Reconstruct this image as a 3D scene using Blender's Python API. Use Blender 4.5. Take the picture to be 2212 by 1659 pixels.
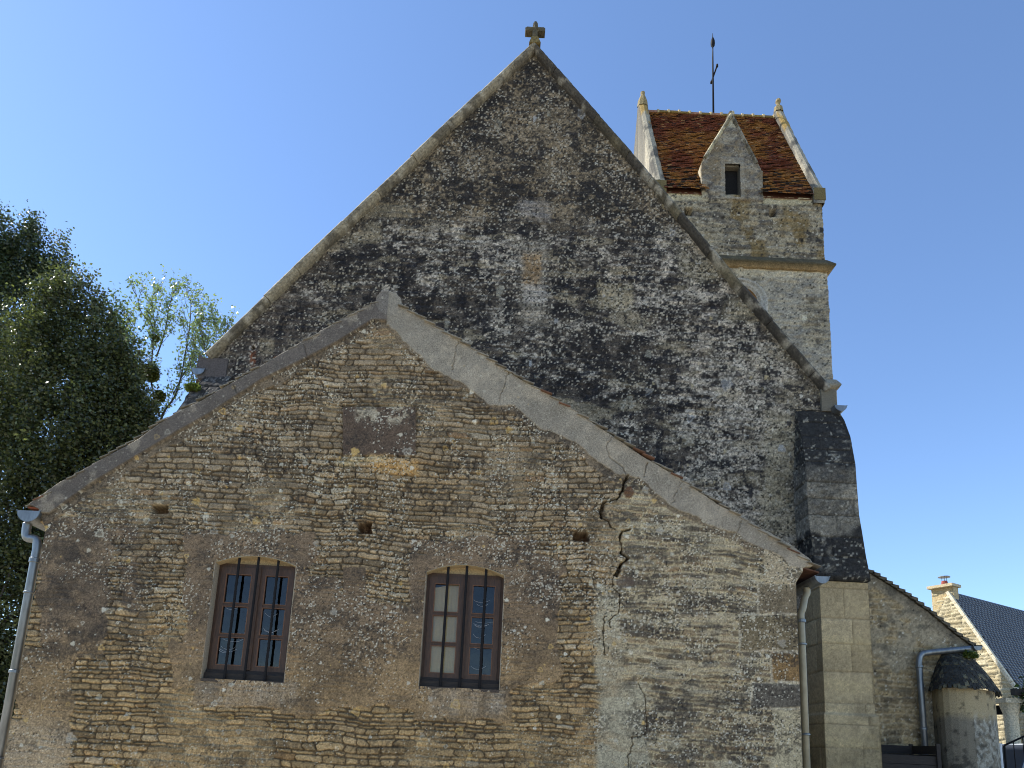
import bpy, math, random
import numpy as np
from mathutils import Vector, Matrix
R = math.radians
sc = bpy.context.scene
for o in list(bpy.data.objects): bpy.data.objects.remove(o)

# ------------------------------------------------------------------ camera
F = 1600.0; W0 = 2212.0; H0 = 1659.0
DX, DY = 1050.0, 1620.0            # where the level line straight ahead meets the picture
VX, VY = 1440.0, -6350.0           # where the verticals meet
TH = math.atan(1.0)                # placeholder, set below
_t = DY - VY
_a = (_t - math.sqrt(_t*_t - 4*F*F))/2
TH = math.atan(_a/F)
PHI = math.asin((VX-DX)/math.hypot(VX-DX, _t))
PU = DX + (VX-DX)*_a/_t; PV = DY - _a
CAM = Vector((0, 0, 1.6))
fw = Vector((0, math.cos(TH), math.sin(TH))); up0 = Vector((0, -math.sin(TH), math.cos(TH))); rt0 = Vector((1, 0, 0))
upv = up0*math.cos(PHI) - rt0*math.sin(PHI); rtv = rt0*math.cos(PHI) + up0*math.sin(PHI)
cd = bpy.data.cameras.new('camera'); cam = bpy.data.objects.new('camera', cd); sc.collection.objects.link(cam)
cam.matrix_world = Matrix(((rtv.x, upv.x, -fw.x, CAM.x), (rtv.y, upv.y, -fw.y, CAM.y), (rtv.z, upv.z, -fw.z, CAM.z), (0, 0, 0, 1)))
cd.sensor_width = 36; cd.lens = 36*F/W0
cd.shift_x = -(PU - W0/2)/W0; cd.shift_y = (PV - H0/2)/W0
cd.clip_start = 0.1; cd.clip_end = 6000
sc.camera = cam
sc.cycles.filter_width = 1.05; sc.render.resolution_x = 1024; sc.render.resolution_y = 768

# ------------------------------------------------------------------ light
SUN = Vector((-0.70, 0.17, 0.69)).normalized()      # towards the sun
w = bpy.data.worlds.new('World'); sc.world = w; w.use_nodes = True
nt = w.node_tree; nt.nodes.clear()
sky = nt.nodes.new('ShaderNodeTexSky'); sky.sky_type = 'NISHITA'; sky.sun_disc = False
sky.sun_elevation = math.asin(SUN.z); sky.sun_rotation = math.atan2(SUN.x, SUN.y)
sky.altitude = 1200; sky.air_density = 1.0; sky.dust_density = 0.35; sky.ozone_density = 4.5
bg = nt.nodes.new('ShaderNodeBackground'); bg.inputs[1].default_value = 0.15
wo = nt.nodes.new('ShaderNodeOutputWorld')
nt.links.new(sky.outputs[0], bg.inputs[0]); nt.links.new(bg.outputs[0], wo.inputs[0])
sl = bpy.data.lights.new('sun', 'SUN'); sl.energy = 4.2; sl.angle = R(0.5); sl.color = (1.0, 0.95, 0.87)
so = bpy.data.objects.new('sun', sl); sc.collection.objects.link(so)
so.rotation_euler = SUN.to_track_quat('Z', 'Y').to_euler()
sc.view_settings.view_transform = 'Standard'; sc.view_settings.look = 'None'
sc.view_settings.exposure = 0.88; sc.view_settings.gamma = 1.0

# ------------------------------------------------------------------ image pixel <-> world helpers
def ray(u, v):
    return fw*F + rtv*(u-PU) + upv*(PV-v)
def P(u, v, Y):
    d = ray(u, v); return CAM + d*((Y-CAM.y)/d.y)
def Pplane(u, v, p0, n):
    d = ray(u, v); return CAM + d*((p0-CAM).dot(n)/d.dot(n))
def UV(X, Y, Z):       # arrays of world points -> image pixel coordinates in this camera
    dx, dy, dz = X-CAM.x, Y-CAM.y, Z-CAM.z
    f = dx*fw.x+dy*fw.y+dz*fw.z
    return PU + F*(dx*rtv.x+dy*rtv.y+dz*rtv.z)/f, PV - F*(dx*upv.x+dy*upv.y+dz*upv.z)/f

# ------------------------------------------------------------------ noise
def _h(ix, iy, s):
    n = (ix.astype(np.int64)*374761393 + iy.astype(np.int64)*668265263 + s*974634777) & 0x7fffffff
    n = ((n ^ (n >> 13))*1274126177) & 0x7fffffff
    return ((n ^ (n >> 16)) & 0xffff)/65535.0
def vn(x, y, s=0):
    ix = np.floor(x); iy = np.floor(y); fx = x-ix; fy = y-iy
    fx = fx*fx*(3-2*fx); fy = fy*fy*(3-2*fy)
    a = _h(ix, iy, s); b = _h(ix+1, iy, s); c = _h(ix, iy+1, s); d = _h(ix+1, iy+1, s)
    return (a*(1-fx)+b*fx)*(1-fy)+(c*(1-fx)+d*fx)*fy
def fbm(x, y, s=0, o=4):
    r = 0; a = 0.5; t = 0
    for k in range(o):
        r = r + a*vn(x*(2**k)+k*17.3, y*(2**k)-k*9.1, s+k*7); t += a; a *= 0.55
    return r/t
def ss(a, b, x):
    t = np.clip((x-a)/(b-a), 0, 1); return t*t*(3-2*t)
def mix(a, b, m):
    if getattr(m, 'ndim', 0) == 1 or getattr(m, 'ndim', 0) == 2: m = m[..., None]
    return a*(1-m) + np.asarray(b)*m
def rgb(r, g, b):
    f = lambda c: ((c/255+0.055)/1.055)**2.4 if c > 10 else c/255/12.92
    return np.array((f(r), f(g), f(b)))

def grain(C, X, seed, amt=0.5, dark=0.0, white=0.0, wcol=None, mask=1.0):
    # crusty growth finer than the relief: one random tone per point
    rng = np.random.RandomState(seed)
    def two():
        a = rng.rand(*X.shape); n1, n2 = X.shape; b = np.repeat(np.repeat(rng.rand(n1//2+1, n2//2+1), 2, 0), 2, 1)[:n1, :n2]; return a, b
    a, b = two(); g = .35*a+.65*b; a, b2 = two(); k = np.where(a > .5, a*0+b2, b2*.9+a*.1)
    C = C*(1-amt*.5+amt*g)[..., None]
    if white: C = mix(C, rgb(190, 184, 166) if wcol is None else wcol, (k > 1-white*mask)*(.35+.6*g))
    if dark: C = mix(C, rgb(34, 32, 30), (k < dark*mask)*.8)
    return C
# ------------------------------------------------------------------ object helpers
col = sc.collection
def tag(o, label=None, cat=None, group=None, kind=None):
    if label: o['label'] = label
    if cat: o['category'] = cat
    if group: o['group'] = group
    if kind: o['kind'] = kind
    return o
def empty(name, loc, label, cat, group=None):
    o = bpy.data.objects.new(name, None); o.location = loc; col.objects.link(o); o.empty_display_size = 0.3
    return tag(o, label, cat, group)
def link(name, me, mat, parent):
    me.materials.append(mat)
    o = bpy.data.objects.new(name, me); col.objects.link(o)
    if parent:
        o.parent = parent
        p = parent; off = Vector((0, 0, 0))
        while p: off += p.location; p = p.parent
        o.matrix_parent_inverse = Matrix.Identity(4)
        # meshes are authored in world space: shift the data so the child sits right under its parent
        me.transform(Matrix.Translation(-off))
    return o
class MB:
    """collects geometry (world coordinates), one mesh per part"""
    def __init__(s): s.v = []; s.f = []; s.c = []; s.n = 0
    def add(s, vs, fs, c=(0.3, 0.3, 0.3)):
        vs = np.asarray([tuple(q) for q in vs], float).reshape(-1, 3)
        s.v.append(vs); s.f += [tuple(i+s.n for i in f) for f in fs]
        cc = np.asarray(c, float)
        s.c.append(np.broadcast_to(cc, (len(vs), 3)).copy()); s.n += len(vs); return s
    def hexa(s, p, c=(0.3, 0.3, 0.3)):   # 8 corners: 0-3 one quad loop, 4-7 the opposite
        return s.add(p, [(0, 3, 2, 1), (4, 5, 6, 7), (0, 1, 5, 4), (1, 2, 6, 5), (2, 3, 7, 6), (3, 0, 4, 7)], c)
    def box(s, a, b, c=(0.3, 0.3, 0.3)):
        x0, y0, z0 = a; x1, y1, z1 = b
        return s.hexa([(x0, y0, z0), (x1, y0, z0), (x1, y1, z0), (x0, y1, z0), (x0, y0, z1), (x1, y0, z1), (x1, y1, z1), (x0, y1, z1)], c)
    def tube(s, pts, rad, n=10, c=(0.3, 0.3, 0.3), cap=True):
        pts = [Vector(p) for p in pts]; k = len(pts)
        if not hasattr(rad, '__len__'): rad = [rad]*k
        vs = []; prev = None
        for i, p in enumerate(pts):
            t = (pts[min(i+1, k-1)]-pts[max(i-1, 0)]).normalized()
            if prev is None:
                a = Vector((0, 0, 1)) if abs(t.z) < 0.9 else Vector((0, 1, 0))
                x = t.cross(a).normalized()
            else:
                x = (prev - t*prev.dot(t)).normalized()
            prev = x; y = t.cross(x)
            for j in range(n):
                an = 2*math.pi*j/n; vs.append(p + (x*math.cos(an)+y*math.sin(an))*rad[i])
        fs = [(i*n+j, i*n+(j+1) % n, (i+1)*n+(j+1) % n, (i+1)*n+j) for i in range(k-1) for j in range(n)]
        if cap: fs += [tuple(range(n-1, -1, -1)), tuple((k-1)*n+j for j in range(n))]
        return s.add(vs, fs, c)
    def prism(s, poly, d, c=(0.3, 0.3, 0.3)):   # poly: list of points, extruded by vector d
        n = len(poly); d = Vector(d); vs = [Vector(p) for p in poly] + [Vector(p)+d for p in poly]
        fs = [tuple(range(n)), tuple(range(2*n-1, n-1, -1))] + [(i, i+n, (i+1) % n+n, (i+1) % n) for i in range(n)]
        return s.add(vs, fs, c)
    def build(s, name, mat, parent=None, smooth=False):
        me = bpy.data.meshes.new(name)
        me.from_pydata(np.concatenate(s.v).tolist(), [], s.f)
        at = me.color_attributes.new('Col', 'FLOAT_COLOR', 'POINT')
        c = np.concatenate(s.c); a = np.ones((len(c), 4)); a[:, :3] = c; at.data.foreach_set('color', a.ravel().astype(np.float32))
        if smooth: me.polygons.foreach_set('use_smooth', [True]*len(me.polygons))
        me.update(); return link(name, me, mat, parent)
def quadmesh(name, V, Q, C, mat, parent=None, smooth=False):
    me = bpy.data.meshes.new(name); me.vertices.add(len(V)); me.vertices.foreach_set('co', V.astype(np.float32).ravel())
    me.loops.add(len(Q)*4); me.loops.foreach_set('vertex_index', Q.astype(np.int32).ravel())
    me.polygons.add(len(Q)); me.polygons.foreach_set('loop_start', np.arange(0, len(Q)*4, 4, dtype=np.int32))
    me.polygons.foreach_set('loop_total', np.full(len(Q), 4, dtype=np.int32))
    me.update(calc_edges=True)
    at = me.color_attributes.new('Col', 'FLOAT_COLOR', 'POINT')
    a = np.ones((len(V), 4), np.float32); a[:, :3] = C; at.data.foreach_set('color', a.ravel())
    if smooth: me.polygons.foreach_set('use_smooth', np.ones(len(Q), bool))
    me.validate(); return link(name, me, mat, parent)

def relief_panel(name, mat, parent, o, ex, en, x0, x1, z0, z1, step, field, top=None, lo=None, hi=None, hole=None, skirt=0.15, zscale=1.0, extra=None):
    """A wall face modelled as fine relief. o = origin, ex = along wall, en = outward normal. field(X,Z)->(height, colour)"""
    nx = int(math.ceil((x1-x0)/step))+1; nz = int(math.ceil((z1-z0)/step))+1
    X, Z = np.meshgrid(np.linspace(x0, x1, nx), np.linspace(z0, z1, nz))
    keep = np.ones_like(X, bool)
    if lo is not None: l = lo(Z); keep &= X > l-step; X = np.maximum(X, l)
    if hi is not None: h_ = hi(Z); keep &= X < h_+step; X = np.minimum(X, h_)
    if top is not None: t = top(X); keep &= Z < t+step; Z = np.minimum(Z, t)
    Hh, C = field(X, Z)
    # skirt: pull the outermost rows and columns back into the wall
    edge = np.zeros_like(keep); pad = np.pad(keep, 1)
    inner = pad[:-2, 1:-1] & pad[2:, 1:-1] & pad[1:-1, :-2] & pad[1:-1, 2:]
    Hh = np.where(inner, Hh, -skirt)
    if hole is not None: keep &= ~hole(X, Z)
    ok = keep[:-1, :-1] & keep[1:, :-1] & keep[1:, 1:] & keep[:-1, 1:]
    ids = np.arange(nx*nz).reshape(nz, nx)
    Q = np.stack([ids[:-1, :-1][ok], ids[:-1, 1:][ok], ids[1:, 1:][ok], ids[1:, :-1][ok]], 1)
    o = np.array(o); ex = np.array(ex); en = np.array(en)
    V = o[None, None] + X[..., None]*ex + Hh[..., None]*en + Z[..., None]*np.array((0, 0, 1.0))*zscale
    V = V.reshape(-1, 3); C = C.reshape(-1, 3)
    used = np.unique(Q); mp = np.zeros(len(V), np.int64); mp[used] = np.arange(len(used))
    V = V[used]; C = C[used]; Q = mp[Q]
    if extra is not None:                                  # plain back and side faces of the same wall
        ev = np.concatenate(extra.v); ef = np.array([f for f in extra.f if len(f) == 4])
        Q = np.concatenate([Q, ef+len(V)]); V = np.concatenate([V, ev]); C = np.concatenate([C, np.concatenate(extra.c)])
    return quadmesh(name, V, Q, C, mat, parent)

def courses(X, Z, seed, ch=(0.06, 0.11), sl=(0.12, 0.38), wob=0.02, jw=0.012, dome=0.018):
    """coursed rubble: returns (d = distance to the joint, r1, r2, r3 = random numbers per stone)"""
    rng = np.random.RandomState(seed)
    zz = Z + (fbm(X*0.5, Z*0.25, seed+1, 3)-0.5)*wob*4 + (vn(X*2.6, Z*2.4, seed+2)-0.5)*wob*1.5 + (vn(X*9, Z*8.0, seed+3)-0.5)*wob*0.5 + (vn(X*24, Z*20.0, seed+3)-0.5)*wob*0.3
    zmin, zmax = zz.min()-0.3, zz.max()+0.3
    b = [zmin]
    while b[-1] < zmax: b.append(b[-1]+rng.uniform(*ch))
    b = np.array(b); row = np.searchsorted(b, zz)-1
    dz = np.minimum(zz-b[row], b[np.clip(row+1, 0, len(b)-1)]-zz)
    xx = X + (vn(X*4, Z*18.0, seed+4)-0.5)*min(.05, wob*2) + (vn(X*13, Z*30.0, seed+5)-0.5)*min(.035, wob)
    dxa = np.zeros_like(X); sid = np.zeros(X.shape, np.int64)
    x0, x1 = X.min()-0.6, X.max()+0.6; n = 0
    rr = row.ravel(); order = np.argsort(rr, kind='stable'); bounds = np.searchsorted(rr[order], np.arange(len(b)+1))
    xf = xx.ravel(); dd = np.zeros(xf.shape); si = np.zeros(xf.shape, np.int64)
    for k in range(len(b)):
        idx = order[bounds[k]:bounds[k+1]]
        if not len(idx): continue
        hh = b[min(k+1, len(b)-1)]-b[k]
        c = [x0-rng.uniform(0, 0.3)]
        while c[-1] < x1: c.append(c[-1]+rng.uniform(*sl)*(0.75+3.2*hh))
        c = np.array(c); ci = np.searchsorted(c, xf[idx])-1
        dd[idx] = np.minimum(xf[idx]-c[ci], c[np.clip(ci+1, 0, len(c)-1)]-xf[idx]); si[idx] = ci+n; n += len(c)
    dx = dd.reshape(X.shape); sid = si.reshape(X.shape)
    r = 0.03
    a = np.clip(r-dx, 0, r); c_ = np.clip(r-dz, 0, r)
    d = r - np.sqrt(a*a+c_*c_)                              # rounded corners
    d = np.where((dx > r) & (dz > r), np.minimum(dx, dz), np.minimum(d, np.minimum(dx, dz)))
    tab = rng.rand(n+2, 4); t = tab[sid]
    return d, t[..., 0], t[..., 1], t[..., 2], t[..., 3]

def spots(C, X, Z, rng, n, rmin, rmax, cols_, x0, x1, z0, z1, ring=0.4, alpha=0.85, H=None, rise=0.0, weight=None):
    """round lichens on a regular grid of points"""
    nx = X.shape[1]; nz = X.shape[0]
    gx = np.linspace(x0, x1, nx); gz = np.linspace(z0, z1, nz)
    for _ in range(n):
        cx = rng.uniform(x0, x1); cz = rng.uniform(z0, z1); r = rmin*(rmax/rmin)**(rng.rand()**2.2)
        if weight is not None and rng.rand() > weight(cx, cz): continue
        i0, i1 = np.searchsorted(gx, [cx-r*1.3, cx+r*1.3]); j0, j1 = np.searchsorted(gz, [cz-r*1.3, cz+r*1.3])
        if i1 <= i0 or j1 <= j0: continue
        sx = X[j0:j1, i0:i1]-cx; sz = Z[j0:j1, i0:i1]-cz
        an = np.arctan2(sz, sx); ph = rng.rand()*6.3
        rr = np.sqrt(sx*sx+sz*sz)/(r*(1+0.16*np.sin(3*an+ph)+0.1*np.sin(7*an+ph*2)))
        m = 1-ss(0.8, 1.05, rr)
        if rng.rand() < ring: m = m*(0.25+0.75*ss(0.45, 0.75, rr))
        m = m*alpha*rng.uniform(0.6, 1.0)
        c = cols_[rng.randint(len(cols_))]
        C[j0:j1, i0:i1] = mix(C[j0:j1, i0:i1], c, m)
        if H is not None: H[j0:j1, i0:i1] += rise*m

def dist_poly(u, v, pts):
    d = np.full(u.shape, 1e9)
    for (a, b), (c, e) in zip(pts[:-1], pts[1:]):
        L = (c-a)**2+(e-b)**2+1e-9; t = np.clip(((u-a)*(c-a)+(v-b)*(e-b))/L, 0, 1)
        d = np.minimum(d, np.hypot(u-a-t*(c-a), v-b-t*(e-b)))
    return d
def rect(u, v, a, b, c, d, soft=6):   # a..c across, b..d down
    return ss(a-soft, a+soft, u)*(1-ss(c-soft, c+soft, u))*ss(b-soft, b+soft, v)*(1-ss(d-soft, d+soft, v))

# ------------------------------------------------------------------ materials
def nodemat(name):
    m = bpy.data.materials.new(name); m.use_nodes = True; t = m.node_tree; b = t.nodes['Principled BSDF']; return m, t, b
def attr_mat(name, rough=0.92, sc1=60, amt=0.35, bump=0.4, bdist=0.01, sc2=220, spec=0.25, gain=1.0):
    m, t, b = nodemat(name); N = t.nodes.new; L = t.links.new
    a = N('ShaderNodeAttribute'); a.attribute_name = 'Col'
    g = N('ShaderNodeNewGeometry')
    n1 = N('ShaderNodeTexNoise'); n1.inputs['Scale'].default_value = sc1; n1.inputs['Detail'].default_value = 3; n1.inputs['Roughness'].default_value = 0.7
    L(g.outputs['Position'], n1.inputs['Vector'])
    mr = N('ShaderNodeMapRange'); mr.inputs['From Min'].default_value = 0.3; mr.inputs['From Max'].default_value = 0.7
    mr.inputs['To Min'].default_value = (1-amt)*gain; mr.inputs['To Max'].default_value = (1+amt)*gain
    L(n1.outputs['Fac'], mr.inputs['Value'])
    mu = N('ShaderNodeVectorMath'); mu.operation = 'SCALE'; L(a.outputs['Color'], mu.inputs[0]); L(mr.outputs['Result'], mu.inputs['Scale'])
    L(mu.outputs['Vector'], b.inputs['Base Color'])
    n2 = N('ShaderNodeTexNoise'); n2.inputs['Scale'].default_value = sc2; n2.inputs['Detail'].default_value = 3
    L(g.outputs['Position'], n2.inputs['Vector'])
    bp = N('ShaderNodeBump'); bp.inputs['Strength'].default_value = bump; bp.inputs['Distance'].default_value = bdist
    L(n2.outputs['Fac'], bp.inputs['Height']); L(bp.outputs['Normal'], b.inputs['Normal'])
    b.inputs['Roughness'].default_value = rough; b.inputs['Specular IOR Level'].default_value = spec
    return m
def plain_mat(name, c, rough=0.6, metal=0.0, sc1=8, amt=0.25, bump=0.15, stretch=(1, 1, 1), spec=0.5):
    m, t, b = nodemat(name); N = t.nodes.new; L = t.links.new
    tc = N('ShaderNodeNewGeometry'); mp = N('ShaderNodeMapping'); mp.inputs['Scale'].default_value = stretch
    L(tc.outputs['Position'], mp.inputs['Vector'])
    n1 = N('ShaderNodeTexNoise'); n1.inputs['Scale'].default_value = sc1; n1.inputs['Detail'].default_value = 5; n1.inputs['Roughness'].default_value = 0.65
    L(mp.outputs['Vector'], n1.inputs['Vector'])
    cr = N('ShaderNodeValToRGB'); c = np.array(c[:3])
    cr.color_ramp.elements[0].position = 0.3; cr.color_ramp.elements[1].position = 0.7
    cr.color_ramp.elements[0].color = (*(c*(1-amt)), 1); cr.color_ramp.elements[1].color = (*np.minimum(c*(1+amt), 1), 1)
    L(n1.outputs['Fac'], cr.inputs['Fac']); L(cr.outputs['Color'], b.inputs['Base Color'])
    bp = N('ShaderNodeBump'); bp.inputs['Strength'].default_value = bump; bp.inputs['Distance'].default_value = 0.01
    L(n1.outputs['Fac'], bp.inputs['Height']); L(bp.outputs['Normal'], b.inputs['Normal'])
    b.inputs['Roughness'].default_value = rough; b.inputs['Metallic'].default_value = metal; b.inputs['Specular IOR Level'].default_value = spec
    return m
M_STONE = attr_mat('weathered_stone', gain=1.22, sc1=70, amt=0.4, bump=0.5, bdist=0.012, sc2=160)
M_GABLE = attr_mat('lichened_render', gain=1.12, sc1=45, amt=0.55, bump=0.6, bdist=0.02, sc2=90)
M_TOWER = attr_mat('tower_stone', gain=1.1, sc1=22, amt=0.45, bump=0.6, bdist=0.03, sc2=45)
M_TILE = attr_mat('clay_tile', rough=0.8, sc1=14, amt=0.4, bump=0.3, bdist=0.01, sc2=60)
M_ZINC = plain_mat('zinc', (0.20, 0.215, 0.22), rough=0.42, metal=0.7, sc1=14, amt=0.3, bump=0.1, stretch=(1, 1, 0.25))
M_WOOD = plain_mat('red_brown_paint', rgb(66, 44, 25), rough=0.55, sc1=22, amt=0.45, bump=0.3, stretch=(3, 3, 0.5))
M_WOODD = plain_mat('dark_weathered_oak', rgb(46, 38, 30), rough=0.8, sc1=22, amt=0.5, bump=0.4, stretch=(0.5, 3, 4))
M_PUTTY = plain_mat('old_putty', rgb(108, 76, 54), rough=0.8, sc1=40, amt=0.3)
M_IRON = plain_mat('black_iron', (0.012, 0.011, 0.011), rough=0.7, sc1=60, amt=0.4, spec=0.15)
M_CURT = plain_mat('cream_curtain', rgb(214, 188, 138), rough=0.95, sc1=30, amt=0.08, stretch=(1, 1, 3))
M_LATH = plain_mat('bare_timber', rgb(176, 150, 112), rough=0.8, sc1=20, amt=0.25)
M_BLACKROOM = plain_mat('dark_interior', (0.02, 0.019, 0.018), rough=1.0)
def glass_mat():
    m, t, b = nodemat('old_window_glass'); N = t.nodes.new; L = t.links.new
    t.nodes.remove(b); out = t.nodes['Material Output']
    g = N('ShaderNodeBsdfGlossy'); g.inputs['Roughness'].default_value = 0.04
    tr = N('ShaderNodeBsdfTransparent'); tr.inputs['Color'].default_value = (0.82, 0.85, 0.85, 1)
    mx = N('ShaderNodeMixShader'); fr = N('ShaderNodeFresnel'); fr.inputs['IOR'].default_value = 1.62
    nz = N('ShaderNodeTexNoise'); nz.inputs['Scale'].default_value = 3.5; gg = N('ShaderNodeNewGeometry'); L(gg.outputs['Position'], nz.inputs['Vector'])
    bp = N('ShaderNodeBump'); bp.inputs['Strength'].default_value = 0.25; bp.inputs['Distance'].default_value = 0.02
    L(nz.outputs['Fac'], bp.inputs['Height']); L(bp.outputs['Normal'], g.inputs['Normal'])
    L(fr.outputs[0], mx.inputs['Fac']); L(tr.outputs[0], mx.inputs[1]); L(g.outputs[0], mx.inputs[2]); L(mx.outputs[0], out.inputs['Surface'])
    return m
M_GLASS = glass_mat()
def leaf_mat():
    m, t, b = nodemat('leaf'); N = t.nodes.new; L = t.links.new
    a = N('ShaderNodeAttribute'); a.attribute_name = 'Col'
    L(a.outputs['Color'], b.inputs['Base Color']); b.inputs['Roughness'].default_value = 0.33; b.inputs['Specular IOR Level'].default_value = 0.5
    tl = N('ShaderNodeBsdfTranslucent'); sc_ = N('ShaderNodeVectorMath'); sc_.operation = 'MULTIPLY'; sc_.inputs[1].default_value = (1.45, 1.5, 0.85)
    L(a.outputs['Color'], sc_.inputs[0]); L(sc_.outputs[0], tl.inputs['Color'])
    mx = N('ShaderNodeMixShader'); mx.inputs['Fac'].default_value = 0.3
    L(b.outputs[0], mx.inputs[1]); L(tl.outputs[0], mx.inputs[2]); L(mx.outputs[0], t.nodes['Material Output'].inputs['Surface'])
    return m
M_LEAF = leaf_mat()
M_BARK = plain_mat('bark', rgb(78, 70, 60), rough=0.9, sc1=12, amt=0.4, bump=0.5, stretch=(3, 3, 0.6))

# ------------------------------------------------------------------ ground
YA = 9.6; YC = 13.5; YT = 24.0; YL = 14.6
def ground():
    m, t, b = nodemat('gravel_and_turf'); N = t.nodes.new; L = t.links.new
    g = N('ShaderNodeNewGeometry'); n1 = N('ShaderNodeTexNoise'); n1.inputs['Scale'].default_value = 0.12; n1.inputs['Detail'].default_value = 6
    n2 = N('ShaderNodeTexNoise'); n2.inputs['Scale'].default_value = 25; n2.inputs['Detail'].default_value = 4
    L(g.outputs['Position'], n1.inputs['Vector']); L(g.outputs['Position'], n2.inputs['Vector'])
    cr = N('ShaderNodeValToRGB'); e = cr.color_ramp.elements
    e[0].position = 0.54; e[0].color = (0.50, 0.43, 0.33, 1); e[1].position = 0.62; e[1].color = (0.10, 0.13, 0.045, 1)
    L(n1.outputs['Fac'], cr.inputs['Fac'])
    mr = N('ShaderNodeMapRange'); mr.inputs['To Min'].default_value = 0.7; mr.inputs['To Max'].default_value = 1.3; L(n2.outputs['Fac'], mr.inputs['Value'])
    mu = N('ShaderNodeVectorMath'); mu.operation = 'SCALE'; L(cr.outputs['Color'], mu.inputs[0]); L(mr.outputs[0], mu.inputs['Scale']); L(mu.outputs[0], b.inputs['Base Color'])
    b.inputs['Roughness'].default_value = 0.95
    bp = N('ShaderNodeBump'); bp.inputs['Strength'].default_value = 0.6; bp.inputs['Distance'].default_value = 0.03; L(n2.outputs['Fac'], bp.inputs['Height']); L(bp.outputs[0], b.inputs['Normal'])
    k = 24; s = 3000.0; xs = np.sign(np.linspace(-1, 1, k+1))*np.abs(np.linspace(-1, 1, k+1))**3*s
    vs = [(x, y, 0) for y in xs for x in xs]; fs = [(j*(k+1)+i, j*(k+1)+i+1, (j+1)*(k+1)+i+1, (j+1)*(k+1)+i) for j in range(k) for i in range(k)]
    tag(MB().add(vs, fs).build('ground', m), kind='structure')
ground()

# ================================================================== ANNEX (front building)
annex = empty('rubble_stone_annex', (0, YA, 0), 'low rubble stone building with cracked gable and two barred windows, in front of the church', 'building')
def X_at(u, v, Y): return P(u, v, Y).x
def line_fn(pts, Y):       # outline from image pixel points -> z as a function of x
    q = [P(u, v, Y) for u, v in pts]; q.sort(key=lambda p: p.x)
    xs = np.array([p.x for p in q]); zs = np.array([p.z for p in q]); return lambda x: np.interp(x, xs, zs)
ATOP = [(60, 1094), (71, 1087), (137, 1041), (225, 993), (304, 950), (371, 900), (433, 871), (500, 832), (564, 794), (662, 736), (725, 702), (778, 671), (810, 656), (813, 645), (824, 634), (840, 630), (856, 634), (867, 646), (870, 662), (898, 678), (961, 714), (1049, 768), (1119, 816), (1209, 864), (1318, 938), (1388, 987), (1459, 1026), (1547, 1086), (1617, 1124), (1705, 1175), (1750, 1207), (1760, 1222)]
a_top0 = line_fn(ATOP, YA)
def a_top(x): return a_top0(x) + (vn(x*7, x*0, 5)-0.5)*0.014
XL = X_at(97, 1142, YA); XR = X_at(1720, 1258, YA)
zkl = P(97, 1142, YA).z; zkl2 = P(87, 1112, YA).z; xkl2 = X_at(86, 1112, YA); xkl3 = X_at(66, 1092, YA)
zkr = P(1720, 1258, YA).z; zkr2 = P(1733, 1236, YA).z; xkr2 = X_at(1734, 1236, YA); xkr3 = X_at(1756, 1224, YA)
a_lo = lambda z: np.interp(z, [0, zkl, zkl2, zkl2+0.06, zkl2+0.12], [XL, XL, xkl2, xkl2, xkl3])
a_hi = lambda z: np.interp(z, [0, zkr, zkr2, zkr2+0.05, zkr2+0.08], [XR, XR, xkr2, xkr2, xkr3])
WIN = []
for tl, bl, tr, br, ap in [((465.2, 1215.5), (434.2, 1466), (640, 1222.5), (612.2, 1471.4), (553, 1201.6)), ((921.8, 1237), (903.8, 1484), (1090.6, 1243), (1077, 1487.4), (1007.3, 1220.6))]:
    q = [P(*p, YA) for p in (tl, bl, tr, br, ap)]
    WIN.append(dict(x0=(q[0].x+q[1].x)/2, x1=(q[2].x+q[3].x)/2, z0=(q[1].z+q[3].z)/2, z1=(q[0].z+q[2].z)/2, za=q[4].z))
def arch(w, x):
    t = np.clip((x-w['x0'])/(w['x1']-w['x0']), 0, 1); return w['z1']+(w['za']-w['z1'])*(1-(2*t-1)**2)
def a_hole(X, Z):
    m = np.zeros(X.shape, bool)
    for w_ in WIN: m |= (X > w_['x0']+0.004) & (X < w_['x1']-0.004) & (Z > w_['z0']+0.004) & (Z < arch(w_, X)-0.004)
    return m
BAND_L = [(806, 693), (732, 739), (652, 781), (564, 823), (504, 862), (451, 897), (381, 936), (300, 985), (200, 1045), (110, 1110)]
BAND_R = [(840, 700), (870, 745), (923, 790), (1000, 828), (1060, 878), (1111, 875), (1160, 920), (1265, 970), (1339, 1022), (1388, 1043), (1441, 1082), (1564, 1145), (1652, 1187), (1738, 1232)]
CR1 = [(1358, 1028), (1348, 1037), (1346, 1057), (1336, 1076), (1317, 1083), (1303, 1085), (1301, 1101), (1297, 1104), (1301, 1119)]
CR1b = [(1301, 1119), (1316, 1125), (1317, 1136), (1331, 1144)]
CR2 = [(1362, 1143), (1346, 1147), (1340, 1161), (1343, 1196), (1357, 1205), (1344, 1218)]
CR3 = [(1344, 1218), (1338, 1230), (1331, 1241)]
CR4 = [(1331, 1240), (1322, 1252), (1326, 1272), (1340, 1283), (1337, 1322), (1314, 1340), (1321, 1356)]
CR5 = [(1306, 1330), (1304, 1356), (1303, 1386), (1307, 1413)]
CR6 = [(1379, 1475), (1394, 1507), (1395, 1543), (1397, 1573), (1393, 1589), (1367, 1592), (1365, 1616), (1357, 1632), (1359, 1700)]
CR7 = [(1322, 945), (1310, 965), (1318, 990), (1345, 1010), (1352, 1026)]
CR8 = [(1400, 1000), (1390, 1030)]
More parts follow.
